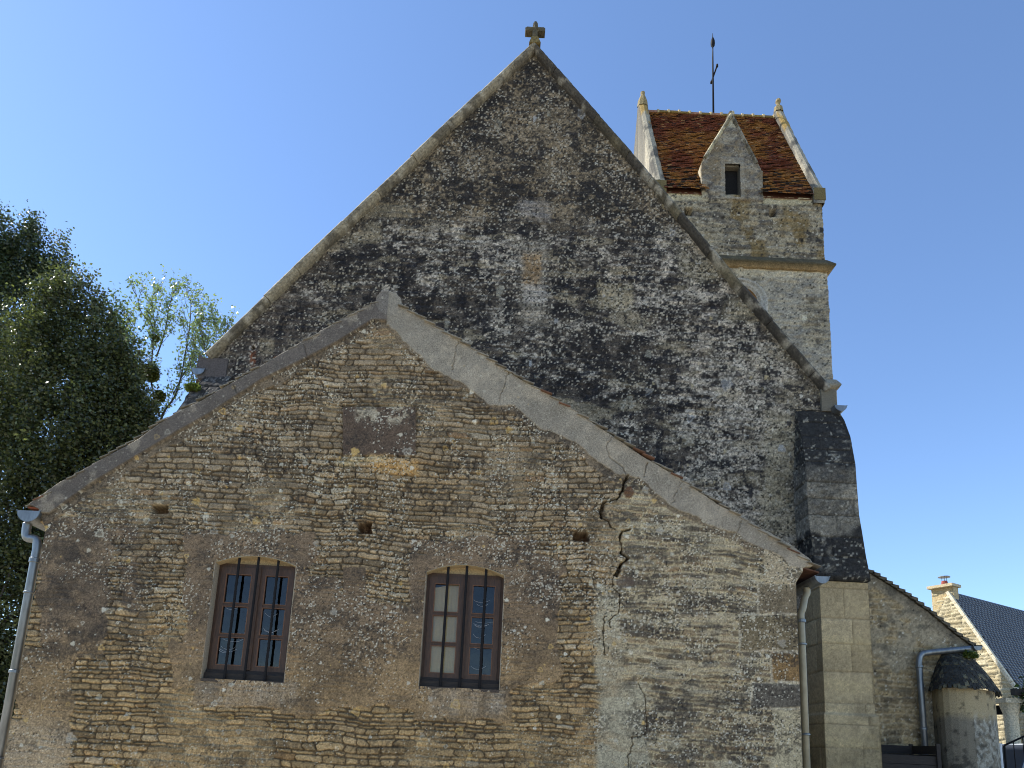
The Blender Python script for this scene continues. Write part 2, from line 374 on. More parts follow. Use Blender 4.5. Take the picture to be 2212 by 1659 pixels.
def annex_field(X, Z):
    Y = np.full(X.shape, YA); u, v = UV(X, Y, Z)
    d, r1, r2, r3, r4 = courses(X, Z, 11, ch=(0.045, 0.098), sl=(0.10, 0.34), wob=0.033)
    # ---- where mortar or render covers the stones
    flat_u = u + (fbm(X*3, Z*3, 40, 3)-0.5)*44; flat_v = v + (fbm(X*3, Z*3, 41, 3)-0.5)*36
    pl = np.zeros(X.shape)
    for a in [(396, 1150, 680, 1212), (400, 1150, 462, 1400), (625, 1160, 672, 1400), (365, 1380, 440, 1480), (415, 1465, 640, 1525), (610, 1380, 700, 1540),
              (885, 1165, 1150, 1240), (880, 1165, 930, 1500), (1080, 1200, 1210, 1480), (890, 1480, 1110, 1560), (665, 1300, 925, 1535), (665, 1250, 740, 1480), (740, 1225, 790, 1320),
              (80, 1120, 235, 1420), (40, 1400, 150, 1570), (-40, 1540, 152, 1800), (740, 878, 898, 984)]:
        pl = np.maximum(pl, rect(flat_u if a[0] != 740 else u, flat_v if a[0] != 740 else v, *a, soft=7 if a[0] != 740 else 1.5))
    pl_s = rect(u, v, 740, 878, 898, 984, 1.5); pl = np.maximum(ss(.40, .66, pl*.92+(fbm(X*5, Z*8, 42, 4)-.5)*1.1), pl_s)
    brow = rect(flat_u, flat_v, 170, 1130, 300, 1330, 20)*ss(0.45, 0.55, fbm(X*4, Z*5, 43)); pl = np.maximum(pl, brow)
    ltop = line_fn(ATOP, YA)(X)
    bl = line_fn(BAND_L, YA)(X); br = line_fn(BAND_R, YA)(X); xap = X_at(840, 640, YA); isL = X < xap
    low = np.where(isL, bl, br+(fbm(X*4, X*0+3, 44, 4)-0.5)*0.17)
    band = ss(-0.004, 0.004, Z-low)
    roughz = ss(0, 1, np.clip((Z-(low-np.where(isL, 0.17, 0.10)-(fbm(X*4, Z*4, 45)-0.5)*0.25))/0.03, 0, 1))*(1-band)
    cement = rect(flat_u, flat_v, 1286, 1480, 1400, 1800, 9)
    cement = np.maximum(cement, rect(flat_u, flat_v, 1290, 1270, 1345, 1500, 9)*0.9)
    quoin_cem = rect(flat_u, flat_v, 1668, 1530, 1760, 1800, 5)
    cemR = ss(1310, 1350, flat_u)*ss(985, 1030, flat_v+(flat_u-1310)*-0.1)          # flush-pointed right side
    dyn = fbm(X*1.3, Z*1.3, 46, 4)
    fill = ss(0.52, 0.68, dyn)*0.7*(1-cemR)                                      # patchy silted joints
    fill = np.maximum(fill, 0.88*cemR)
    # ---- stone relief
    jw = 0.0005+0.009*r4**3+.005*ss(.5,.7,fbm(X*7,Z*9,39,3))
    body = ss(0, 0.010, d-jw)
    h = body*0.027 + (r1-0.5)*0.022*body + (r2-0.5)*0.08*(d-0.02)*body + (fbm(X*14, Z*20, 47, 3)-0.5)*0.012
    h = h - 0.031
    mort = -0.018+(fbm(X*20, Z*20, 48, 2)-0.5)*0.008
    h = np.where(h < mort, h*(1-fill)+mort*fill, h)
    h = h*(1-0.5*cemR)+(-0.004)*0.5*cemR
    # ---- stone colour
    warm = ss(1000, 1560, v)*0.75+0.15*(fbm(X*0.9, Z*0.9, 49)-0.5)+0.25*rect(u, v, 700, 960, 1000, 1130, 50)
    warm = np.clip(warm*(1-ss(1250, 1450, u)*0.75), 0, 1)
    grey = rgb(130, 115, 93); tan = rgb(156, 130, 90)
    C = mix(np.broadcast_to(grey, X.shape+(3,)).copy(), tan, np.clip(warm+(r3-0.5)*0.3, 0, 1))
    C = C*(0.60+0.66*r2)[..., None]*(.8+.4*fbm(X*16,Z*24,38,3))[..., None]
    C = mix(C, rgb(140, 100, 62), ss(0.93, 1.0, r3)*0.3); C = mix(C, rgb(172, 160, 136), ss(0.93, 1, r1)*0.5)
    # mortar in joints
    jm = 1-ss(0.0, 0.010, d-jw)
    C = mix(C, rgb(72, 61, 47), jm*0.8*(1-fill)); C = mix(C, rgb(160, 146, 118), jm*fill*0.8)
    C = C*(1-.22*cemR)[..., None]; C = mix(C, rgb(158, 144, 114), cemR*(1-ss(.004, .022, d))*.85)
    mot = fbm(X*5, Z*9, 61, 4); C = mix(C, rgb(70, 66, 60), cemR*ss(0.47, 0.62, mot)*0.7)
    C = mix(C, rgb(172, 160, 132), cemR*ss(0.52, 0.66, fbm(X*2.6, Z*12, 62, 4))*0.55)
    # ---- covered areas
    ph = 0.004+(fbm(X*9, Z*9, 50, 4)-0.5)*0.014+(vn(X*60, Z*60, 51)-0.5)*0.006
    pc = mix(np.broadcast_to(rgb(112, 95, 76), X.shape+(3,)).copy(), rgb(134, 112, 82), ss(1300, 1500, v+60*(fbm(X, Z, 52)-0.5)))
    pc = pc*(0.75+0.5*fbm(X*2.2, Z*2.2, 53, 5))[..., None]
    pc = mix(pc, rgb(66, 58, 50), ss(0.46, 0.66, fbm(X*3.9, Z*4.6, 54, 5))*(0.45+0.3*rect(u, v, 60, 1100, 330, 1420, 40)))
    pc = mix(pc, rgb(165, 150, 126), rect(u, v, -60, 1560, 150, 1800, 40)*0.6)
    pc = mix(pc, rgb(150, 142, 128), np.maximum(rect(u, v, 420, 1470, 640, 1525, 12), rect(u, v, 930, 1488, 1090, 1545, 12))*0.6*fbm(X*12, Z*2, 55, 3))
    pv = pl*(1-.30*ss(.42, .62, fbm(X*2.4, Z*2.4, 172, 4))*(1-pl_s)); h = h*(1-pv)+(ph-.004)*pv; C = mix(C, pc, pl*.9)
    C = mix(C, rgb(74, 62, 54), rect(u, v, 740, 878, 898, 984, 2)*0.75); C = mix(C, rgb(170, 160, 138), rect(u, v, 770, 874, 880, 912, 10)*ss(.45, .6, fbm(X*9, Z*9, 171, 4))*.7)
    rim = rect(u, v, 737, 875, 901, 987, 1.2)*(1-rect(u, v, 740, 878, 898, 984, 1.2)); h = h-0.02*rim
    C = mix(C, rgb(186, 146, 88), rect(flat_u, flat_v, 795, 985, 905, 1025, 10)*0.6); h = h*(1-0.6*rect(flat_u, flat_v, 795, 985, 905, 1010, 8))
    C = mix(C, rgb(188, 172, 134), rect(flat_u, flat_v, 730, 984, 830, 1000, 5)*0.5)
    for m_, cc in ((cement, rgb(152, 144, 122)), (quoin_cem, rgb(160, 148, 120))):
        mh = -0.002+(fbm(X*6, Z*6, 56, 4)-0.5)*0.012
        h = h*(1-m_)+mh*m_
        c2 = np.broadcast_to(cc, X.shape+(3,))*(0.8+0.4*fbm(X*3, Z*3, 57, 5))[..., None]
        C = mix(C, c2, m_*(0.95-0.5*ss(0.5, 0.62, fbm(X*3, Z*10, 58, 4))*(m_ is cement)))
    # large corner stones on the right edge
    for (a, b, c, e), cc in (((1600, 1330, 1742, 1405), rgb(108, 96, 74)), ((1640, 1262, 1742, 1325), rgb(112, 100, 80)), ((1668, 1412, 1742, 1472), rgb(118, 94, 62)), ((1625, 1478, 1742, 1530), rgb(92, 86, 76))):
        m_ = rect(u+(fbm(X*5, Z*5, 59, 2)-0.5)*10, v+(fbm(X*5, Z*5, 60, 2)-0.5)*8, a, b, c, e, 3)
        h = h*(1-m_)+(0.002+(fbm(X*12, Z*12, 63, 3)-0.5)*0.014)*m_
        C = mix(C, cc*(np.ones(X.shape+(3,)))*(0.6+0.8*fbm(X*9, Z*9, 64, 4))[..., None], m_)
        ln = rect(u, v, a-4, b-4, c+3, e+3, 2)-m_; C = mix(C, rgb(172, 162, 140), np.clip(ln, 0, 1)*0.7)
    # verge bands
    rc = np.where(isL[..., None], rgb(94, 87, 80), rgb(134, 126, 112))*(.82+.36*fbm(X*7, Z*7, 403, 4))[..., None]*(0.82+0.36*fbm(X*2.5, Z*2.5, 65, 5))[..., None]
    rc = mix(rc, rgb(168, 156, 136), ss(0.55, 0.7, fbm(X*4, Z*4, 66, 4))*0.4)
    rh = np.where(isL, 0.045, 0.012)+(fbm(X*5, Z*5, 67, 3)-0.5)*0.012
    zc = rgb(104, 92, 76)*(np.ones(X.shape+(3,)))*(0.6+0.8*fbm(X*6, Z*6, 68, 4))[..., None]
    h = h*(1-roughz)+(0.0+(fbm(X*8, Z*8, 69, 4)-0.5)*0.03)*roughz; C = mix(C, zc, roughz*0.85)
    h = h*(1-band)+rh*band; C = mix(C, rc, band)
    C = mix(C, rgb(146, 142, 132), (np.hypot(u-840, v-656) < 27)*band*0.55)
    C = mix(C, rgb(186, 178, 160), band*(1-ss(.0, .022, ltop-Z))*ss(.35, .55, fbm(X*3, Z*3, 169, 3))*.8)
    # kneeler stone
    kn = ss(0.0, 0.01, Z-(zkr-0.03))*ss(-0.01, 0.01, X-(XR-0.42))*(1-band); h = h*(1-kn)+0.008*kn; C = mix(C, rgb(158, 144, 118), kn*0.9)
    # ---- weather: dark and pale growth
    wt = 1-0.75*ss(1250, 1550, v)*(1-ss(1200, 1400, u))
    dk = ss(0.50, 0.64, fbm(X*2.6, Z*4.4, 70, 5))*(0.40+0.45*wt)*(1-band*0.5)
    C = mix(C, rgb(58, 52, 46), dk*0.8*ss(0.35, 0.6, vn(X*38, Z*38, 71)))
    ld = rect(u, v, 60, 1080, 330, 1400, 50); C = mix(C, rgb(66, 59, 53), ld*0.4*ss(0.42, 0.62, fbm(X*6, Z*6, 72, 4)))
    C = grain(C, X, 73, .95, dark=.09, white=.17, mask=(.25+.75*wt)*ss(.38,.62,fbm(X*3,Z*3,74,4))*(1-.5*band))
    rng = np.random.RandomState(7)
    spots(C, X, Z, rng, 1500, 0.010, 0.035, [rgb(196, 192, 176), rgb(170, 166, 150), rgb(206, 200, 180), rgb(178, 150, 96)], xkl3, xkr3, zb, ZTOP, ring=0.3, alpha=0.8, weight=lambda x, z: 0.35+0.65*float(vn(np.array([x*0.8]), np.array([z*0.8]), 3)[0] > 0.5))
    spots(C, X, Z, rng, 150, 0.03, 0.07, [rgb(196, 190, 170), rgb(160, 154, 140), rgb(190, 160, 100)], xkl3, xkr3, zb, ZTOP, ring=0.5, alpha=0.75, weight=lambda x, z: 0.35 if x > 2.5 else 0.8)
    # ---- holes left by scaffolding
    for a, b, c, e in ((328, 1091, 362, 1108), (774, 1129, 803, 1152), (1240, 1149, 1272, 1168)):
        m_ = rect(u+(fbm(X*9, Z*9, 76, 2)-0.5)*6, v, a, b, c, e, 1.5); h = h-0.22*m_; C = mix(C, rgb(86, 56, 38), m_*0.6)
    m_ = (1-ss(9, 12, np.hypot((u-1360)*0.85, v-1063)+(vn(X*14, Z*14, 402)-.5)*7)); C = mix(C, rgb(88, 62, 44), m_*.9); h = h+0.01*m_
    m_ = (1-ss(14, 18, np.hypot((u-1350)*0.8, (v-1257)*1.3))); C = mix(C, rgb(82, 70, 62), m_*.75)
    # ---- the crack
    jit = (vn(X*25, Z*25, 77)-0.5)*3
    for pts, wd, dp in ((CR1, 3.1, 0.14), (CR1b, 1.8, 0.08), (CR2, 3.1, 0.14), (CR3, 5.0, 0.16), (CR4, 1.5, 0.04), (CR5, 1.5, 0.04), (CR6, 1.5, 0.03), (CR7, 1.1, 0.02), (CR8, 1.3, 0.03), ([(1100, 802), (1090, 830), (1078, 868)], 1.1, .02), ([(1472, 1042), (1460, 1062), (1452, 1090)], 1.1, .02), ([(1604, 1118), (1592, 1150)], 1.1, .02), ([(505, 834), (520, 862)], 1.1, .02), ([(655, 742), (668, 778)], 1.1, .02), ([(990, 738), (976, 800)], 1.0, .02)):
        dd = dist_poly(u+jit*1.6, v+jit, pts); wd = wd*(.45+.6*vn(X*9, Z*9, 78)); m_ = 1-ss(wd*0.55, wd*1.15, dd); h = h-dp*m_; C = mix(C, rgb(66, 54, 42), m_*0.6)
    C = mix(C, rc*1.0, band*.6); C = C*np.array((1.0, .985, .935))*.99
    return h, C

S1 = rgb(128, 112, 88); zb = 1.0; ZTOP = float(a_top(np.array([X_at(840, 632, YA)]))[0])+0.05
yb = YC-0.02
ext = MB()
# side and rear walls, as plain quads of the same wall mesh
zb = 1.0
ext.add([(XL, YA+0.12, 0), (XL, yb, 0), (XL, yb, zkl), (XL, YA+0.12, zkl)], [(0, 3, 2, 1)], S1)
ext.add([(XR, YA+0.12, 0), (XR, yb, 0), (XR, yb, zkr), (XR, YA+0.12, zkr)], [(0, 1, 2, 3)], S1)
ext.add([(XL, YA-0.005, 0), (XR, YA-0.005, 0), (XR, YA-0.005, zb+0.012), (XL, YA-0.005, zb+0.012)], [(0, 1, 2, 3)], S1)
ext.add([(XL, YA-0.005, 0), (XL, YA+0.13, 0), (XL, YA+0.13, zb), (XL, YA-0.005, zb)], [(0, 3, 2, 1)], S1)
ext.add([(XR, YA-0.005, 0), (XR, YA+0.13, 0), (XR, YA+0.13, zb), (XR, YA-0.005, zb)], [(0, 1, 2, 3)], S1)
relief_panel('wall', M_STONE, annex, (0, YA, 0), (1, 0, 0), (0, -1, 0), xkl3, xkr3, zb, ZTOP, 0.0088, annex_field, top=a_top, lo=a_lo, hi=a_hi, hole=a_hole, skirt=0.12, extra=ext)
# roof slopes with real thickness, following the sagging verge
def annex_roof(side):
    xa = X_at(840, 655, YA)
    NR = 46; xs = np.linspace(xkl3-0.02, xa-.14, NR) if side < 0 else np.linspace(xa+.14, xkr3+0.05, NR)
    zt = np.interp(xs, [X_at(60, 1094, YA), X_at(371, 897, YA), X_at(812, 652, YA), xa, X_at(870, 662, YA), X_at(1318, 936, YA), X_at(1762, 1224, YA)],
                   [P(60, 1098, YA).z, P(371, 901, YA).z, P(812, 657, YA).z, P(840, 650, YA).z, P(870, 664, YA).z, P(1318, 936, YA).z, P(1762, 1226, YA).z])
    rng = random.Random(3 if side < 0 else 4); mb = MB()
    for i in range(45):                       # each row of plain tiles laps the one below
        x0, x1 = xs[i], xs[i+1]; z0, z1 = zt[i], zt[i+1]
        lift0, lift1 = (0.018, -0.002) if side < 0 else (-0.002, 0.018)
        jit = rng.uniform(-0.012, 0.008); y0 = YA-0.05+rng.uniform(-0.02, 0.03)
        c = rgb(120, 88, 68)*rng.uniform(0.7, 1.2) if rng.random() < 0.08 else rgb(132, 124, 108)*rng.uniform(0.7, 1.15)
        ex = (x1-x0)*0.25
        xa0, xb0 = (x0-ex, x1) if side < 0 else (x0, x1+ex)
        mb.hexa([(xa0, y0, z0+lift0+jit-0.013), (xb0, y0, z1+lift1+jit-0.013), (xb0, yb, z1+lift1+jit-0.013), (xa0, yb, z0+lift0+jit-0.013),
                 (xa0, y0, z0+lift0+jit), (xb0, y0, z1+lift1+jit), (xb0, yb, z1+lift1+jit), (xa0, yb, z0+lift0+jit)], c)
    mb.build('roof', M_TILE, annex)
annex_roof(-1); annex_roof(1)
# ridge tile behind the round knob, eaves: tile ends and soffit laths
k = P(840, 655, YA); mb = MB(); pts = [(k.x+0.155*math.cos(a), YA+0.02, k.z-0.02+0.155*math.sin(a)) for a in np.linspace(-0.3, math.pi+0.3, 15)]
mb.prism(pts, (0, yb-YA-0.02, 0), rgb(150, 140, 122)); mb.build('ridge', M_TILE, annex)
for side, (u0, v0, u1, v1) in ((-1, (60, 1096, 92, 1108)), (1, (1728, 1229, 1766, 1233))):
    mb = MB(); rng = random.Random(5)
    a = P(u0, v0, YA); b = P(u1, v1, YA)
    for i in range(26):
        y = YA+0.0+i*0.148; z = (a.z+b.z)/2+rng.uniform(-0.01, 0.01); x0, x1 = a.x+rng.uniform(-.012, .012), b.x
        if side < 0: mb.hexa([(x0, y, a.z-0.01), (x1, y, b.z+0.05), (x1, y+.142, b.z+.05), (x0, y+.142, a.z-.01), (x0, y, a.z+.012), (x1, y, b.z+.075), (x1, y+.142, b.z+.075), (x0, y+.142, a.z+.012)], rgb(150, 84, 58)*rng.uniform(.6, 1.1))
        else: mb.hexa([(a.x, y, a.z+.02), (b.x+.02, y, b.z-.03), (b.x+.02, y+.142, b.z-.03), (a.x, y+.142, a.z+.02), (a.x, y, a.z+.04), (b.x+.02, y, b.z-.01), (b.x+.02, y+.142, b.z-.01), (a.x, y+.142, a.z+.04)], rgb(84, 58, 44)*rng.uniform(.6, 1.1))
    mb.build('eaves_tile', M_TILE, annex)
# soffit (pale board on the left eaves)
q0 = P(66, 1112, YA); q1 = P(98, 1142, YA); q2 = P(90, 1098, YA)
MB().hexa([(q0.x, YA+.06, q0.z), (q1.x+.02, YA+.06, q1.z), (q1.x+.02, yb, q1.z), (q0.x, yb, q0.z), (q0.x, YA+.06, q0.z+.03), (q1.x+.02, YA+.06, q1.z+.09), (q1.x+.02, yb, q1.z+.09), (q0.x, yb, q0.z+.03)]).build('soffit', M_LATH, annex)

def gutter(parent, cx, cz, r, y0, y1, endcap=True):
    mb = MB(); n = 14; A = np.linspace(math.pi, 2*math.pi, n)
    for rr, flip in ((r, 0), (r-0.006, 1)):
        vs = [(cx+rr*math.cos(a), y, cz+rr*math.sin(a)) for y in (y0, y1) for a in A]
        mb.add(vs, [((i, i+1, n+i+1, n+i) if not flip else (n+i, n+i+1, i+1, i)) for i in range(n-1)])
    mb.add([(cx+r*math.cos(a), y0+.001, cz+r*math.sin(a)) for a in A], [tuple(range(n))])
    mb.add([(cx+r*math.cos(a), y1-.001, cz+r*math.sin(a)) for a in A], [tuple(range(n-1, -1, -1))])
    for sx in (-1, 1): mb.tube([(cx+sx*r, y0-.004, cz), (cx+sx*r, y1, cz)], 0.008, 8)
    return mb.build('gutter', M_ZINC, parent, smooth=False)
def smoothpath(pts, n=6):
    pts = [Vector(p) for p in pts]; out = []
    for i in range(len(pts)-1):
        p0 = pts[max(i-1, 0)]; p1 = pts[i]; p2 = pts[i+1]; p3 = pts[min(i+2, len(pts)-1)]
        for k_ in range(n):
            t = k_/n; out.append(0.5*((2*p1)+(p2-p0)*t+(2*p0-5*p1+4*p2-p3)*t*t+(3*p1-p0-3*p2+p3)*t**3))
    out.append(pts[-1]); return out
def collar(parent, p, r, hgt=0.05):
    p = Vector(p); mb = MB()
    mb.tube([p-Vector((0, 0, hgt/2)), p-Vector((0, 0, hgt/2-.008)), p+Vector((0, 0, hgt/2-.008)), p+Vector((0, 0, hgt/2))], [r, r+.01, r+.01, r], 16)
    return mb.build('pipe_clamp', M_ZINC, parent, smooth=False)
# left gutter and its swan-neck downpipe
ga = P(38, 1102, YA-0.05); gb = P(98, 1102, YA-0.05); gl = gutter(annex, (ga.x+gb.x)/2-.03, ga.z, 0.155, YA-0.06, yb)
gz = ga.z-0.14; gx = P(60, 1130, YA+.08).x; px = P(76, 1206, YA+.08).x
path = smoothpath([(gx, YA+.08, gz), (gx, YA+.08, gz-.10), (gx+.03, YA+.08, gz-.20), (px-.03, YA+.08, P(78, 1166, YA+.08).z), (px, YA+.08, P(78, 1185, YA+.08).z), (px, YA+.08, P(77, 1200, YA).z)], 6)
dp = MB().tube(path+[Vector((px, YA+.08, 0.02))], 0.056, 18).build('downpipe', M_ZINC, gl, smooth=True)
collar(gl, (px, YA+.08, P(76, 1208, YA).z), 0.060, 0.07); collar(gl, (px, YA+.08, 2.3), 0.060)
for zc_ in (3.35, 1.2): collar(gl, (px, YA+.08, zc_), 0.060, .03)
# right gutter, hidden bend and pale downpipe
ga = P(1762, 1244, YA-.02); gb = P(1792, 1246, YA-.02); gr = gutter(annex, ga.x+0.09, ga.z, 0.098, YA-0.02, yb)
rx = X_at(1735, 1450, YA+.30); gx = ga.x+.03
path = smoothpath([(gx, YA+.34, ga.z-.08), (gx, YA+.34, ga.z-.16), (gx-.04, YA+.33, ga.z-.24), (rx+.03, YA+.30, ga.z-.38), (rx, YA+.30, ga.z-.46), (rx, YA+.30, ga.z-.56)], 6)
MB().tube(path+[Vector((rx, YA+.30, 0.02))], 0.045, 14).build('downpipe', plain_mat('pale_zinc', rgb(150, 144, 122), rough=0.55, metal=0.3, sc1=9, amt=.15), gr, smooth=True)
collar(gr, (rx, YA+.30, ga.z-.56), 0.05)
for zc_ in (3.2, 2.0): collar(gr, (rx, YA+.30, zc_), 0.05, .03)

# ---- windows
def make_window(w_, which):
    x0, x1, z0, z1, za = w_['x0'], w_['x1'], w_['z0'], w_['z1'], w_['za']; yr = YA+0.15; Wd = x1-x0; Hd = z1-z0
    fr = MB()
    def fb(a, b, c, d, y0, y1, mb=None):      # fractions of the opening, y depth relative to the recess
        (mb or fr).box((x0+a*Wd, yr+y0, z0+c*Hd), (x0+b*Wd, yr+y1, z0+d*Hd))
    fb(0.0, 0.04, 0.0, 1.02, .006, .07); fb(0.96, 1.0, 0.0, 1.02, .006, .07); fb(0.04, .96, .985, 1.02, .006, .07)
    for a, b in ((0.04, 0.495), (0.535, 0.96)):
        fb(a, a+.065, .075, .985, -.018, .04); fb(b-.065, b, .075, .985, -.018, .04); fb(a+.065, b-.065, .925, .985, -.017, .04); fb(a+.065, b-.065, .075, .125, -.017, .04)
        for c in (.382, .652): fb(a+.065, b-.065, c-.013, c+.013, -.008, .03)
    fb(.487, .543, .09, .985, -.034, -.0185)
    frame = fr.build('window', M_WOOD, annex)
    pt = MB()
    for a, b in ((0.105, 0.43), (0.60, 0.895)):
        for c, d in ((.125, .369), (.395, .639), (.665, .925)):
            t = .010
            for q in ((a, a+t, c, d), (b-t, b, c, d), (a+t, b-t, c, c+t*.65), (a+t, b-t, d-t*.65, d)): fb(*q, -.0195, .004, pt)
    pt.build('putty_line', M_PUTTY, frame)
    gl_ = MB()
    for a, b in ((0.105, 0.43), (0.60, 0.895)):
        for c, d in ((.125, .369), (.395, .639), (.665, .925)):
            X0, X1, Z0, Z1 = x0+a*Wd, x0+b*Wd, z0+c*Hd, z0+d*Hd; gl_.add([(X0, yr+.012, Z0), (X1, yr+.012, Z0), (X1, yr+.012, Z1), (X0, yr+.012, Z1)], [(0, 1, 2, 3)])
    gl_.build('pane', M_GLASS, frame)
    sl_ = MB(); sl_.box((x0+.002, yr-.075, z0), (x1-.002, yr+.07, z0+.052*Hd)); sl_.hexa([(x0+.01, yr-.05, z0+.053*Hd), (x1-.01, yr-.05, z0+.053*Hd), (x1-.01, yr-.019, z0+.053*Hd), (x0+.01, yr-.019, z0+.053*Hd), (x0+.01, yr-.025, z0+.085*Hd), (x1-.01, yr-.025, z0+.085*Hd), (x1-.01, yr-.019, z0+.085*Hd), (x0+.01, yr-.019, z0+.085*Hd)])
    sl_.build('sill', M_WOODD, frame)
    for fx in (.275, .515, .765):
        X = x0+fx*Wd; MB().tube([(X-.01, YA+.05, z0+.01), (X, YA+.05, float(arch(w_, np.array(X)))+.02)], 0.018, 10).build('window_bar', M_IRON, frame)
    # stone reveal with its arched soffit
    rv = MB(); n = 17; xs = np.linspace(x0, x1, n); zt = arch(w_, xs); c = rgb(164, 146, 112); cj = rgb(146, 134, 114)
    o = 0.05
    for i in range(n-1): rv.hexa([(xs[i], YA-.004, zt[i]), (xs[i+1], YA-.004, zt[i+1]), (xs[i+1], yr+.08, zt[i+1]), (xs[i], yr+.08, zt[i]), (xs[i], YA-.004+.03, zt[i]+.03), (xs[i+1], YA-.004+.03, zt[i+1]+.03), (xs[i+1], yr+.08, zt[i+1]+o), (xs[i], yr+.08, zt[i]+o)], c)
    rv.hexa([(x0-.03, YA+.025, z0), (x0, YA-.004, z0), (x0, yr+.08, z0), (x0-.04, yr+.08, z0), (x0-.03, YA+.025, z1+.02), (x0, YA-.004, z1+.005), (x0, yr+.08, z1+.005), (x0-.04, yr+.08, z1+.02)], cj)
    rv.hexa([(x1, YA-.004, z0), (x1+.03, YA+.025, z0), (x1+.04, yr+.08, z0), (x1, yr+.08, z0), (x1, YA-.004, z1+.005), (x1+.03, YA+.025, z1+.02), (x1+.04, yr+.08, z1+.02), (x1, yr+.08, z1+.005)], cj)
    rv.box((x0, YA+.002, z0-.04), (x1, yr+.08, z0-.001), rgb(70, 62, 54))
    # spandrel between the arch and the straight head of the frame
    pts = [(x0, yr+.03, z1-.001)]+[(x, yr+.03, float(z)) for x, z in zip(xs[1:-1], zt[1:-1])]+[(x1, yr+.03, z1-.001)]
    rv.prism(pts[::-1], (0, .04, 0), c*.9)
    rv.build('reveal', M_STONE, frame)
    # dark box of the room behind
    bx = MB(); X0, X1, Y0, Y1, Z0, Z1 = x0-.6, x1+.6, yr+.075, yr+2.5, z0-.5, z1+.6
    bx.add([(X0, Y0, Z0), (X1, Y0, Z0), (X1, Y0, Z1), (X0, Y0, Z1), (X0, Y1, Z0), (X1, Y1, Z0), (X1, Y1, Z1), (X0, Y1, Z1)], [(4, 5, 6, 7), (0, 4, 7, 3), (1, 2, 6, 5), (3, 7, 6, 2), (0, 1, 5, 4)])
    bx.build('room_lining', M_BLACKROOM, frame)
    if which == 1:
        cv = MB(); n = 60; m = 26; vs = []
        for j in range(m+1):
            for i in range(n+1):
                t = i/n; zz = j/m; topz = z0+(.93-.035*(0.5+0.5*math.sin(t*5+1)))*Hd
                vs.append((x0+(.06+.40*t)*Wd, yr+.06+.006*math.sin(t*31+math.sin(zz*9)*1.5)+.005*math.sin(zz*60+t*4), z0+.05*Hd+(topz-z0-.05*Hd)*zz))
        cv.add(vs, [(j*(n+1)+i, j*(n+1)+i+1, (j+1)*(n+1)+i+1, (j+1)*(n+1)+i) for j in range(m) for i in range(n)])
        cv.build('curtain', M_CURT, frame, smooth=True)
        tag(frame, 'window with a cream curtain behind its left panes')
    else:
        tag(frame, 'dark uncurtained window nearer the left corner')
    # cobweb strands on the glass
    rng = random.Random(9+which); mcw = plain_mat('cobweb', (0.6, 0.6, 0.6), rough=1)
    for q in range(9):
        wb = MB()
        a = (0.12, 0.61)[q % 2] if which == 0 else 0.61; u_ = a+rng.uniform(0, .05); ln = rng.uniform(.14, .26); zc = rng.uniform(.2, .85); sag = rng.uniform(.01, .035)
        pts = [(x0+(u_+ln*t)*Wd, yr-.002, z0+(zc-sag*4*t*(1-t)+rng.uniform(-.003, .003))*Hd) for t in np.linspace(0, 1, 8)]
        wb.tube(pts, 0.0011, 4).build('cobweb', mcw, frame)
make_window(WIN[0], 0); make_window(WIN[1], 1)

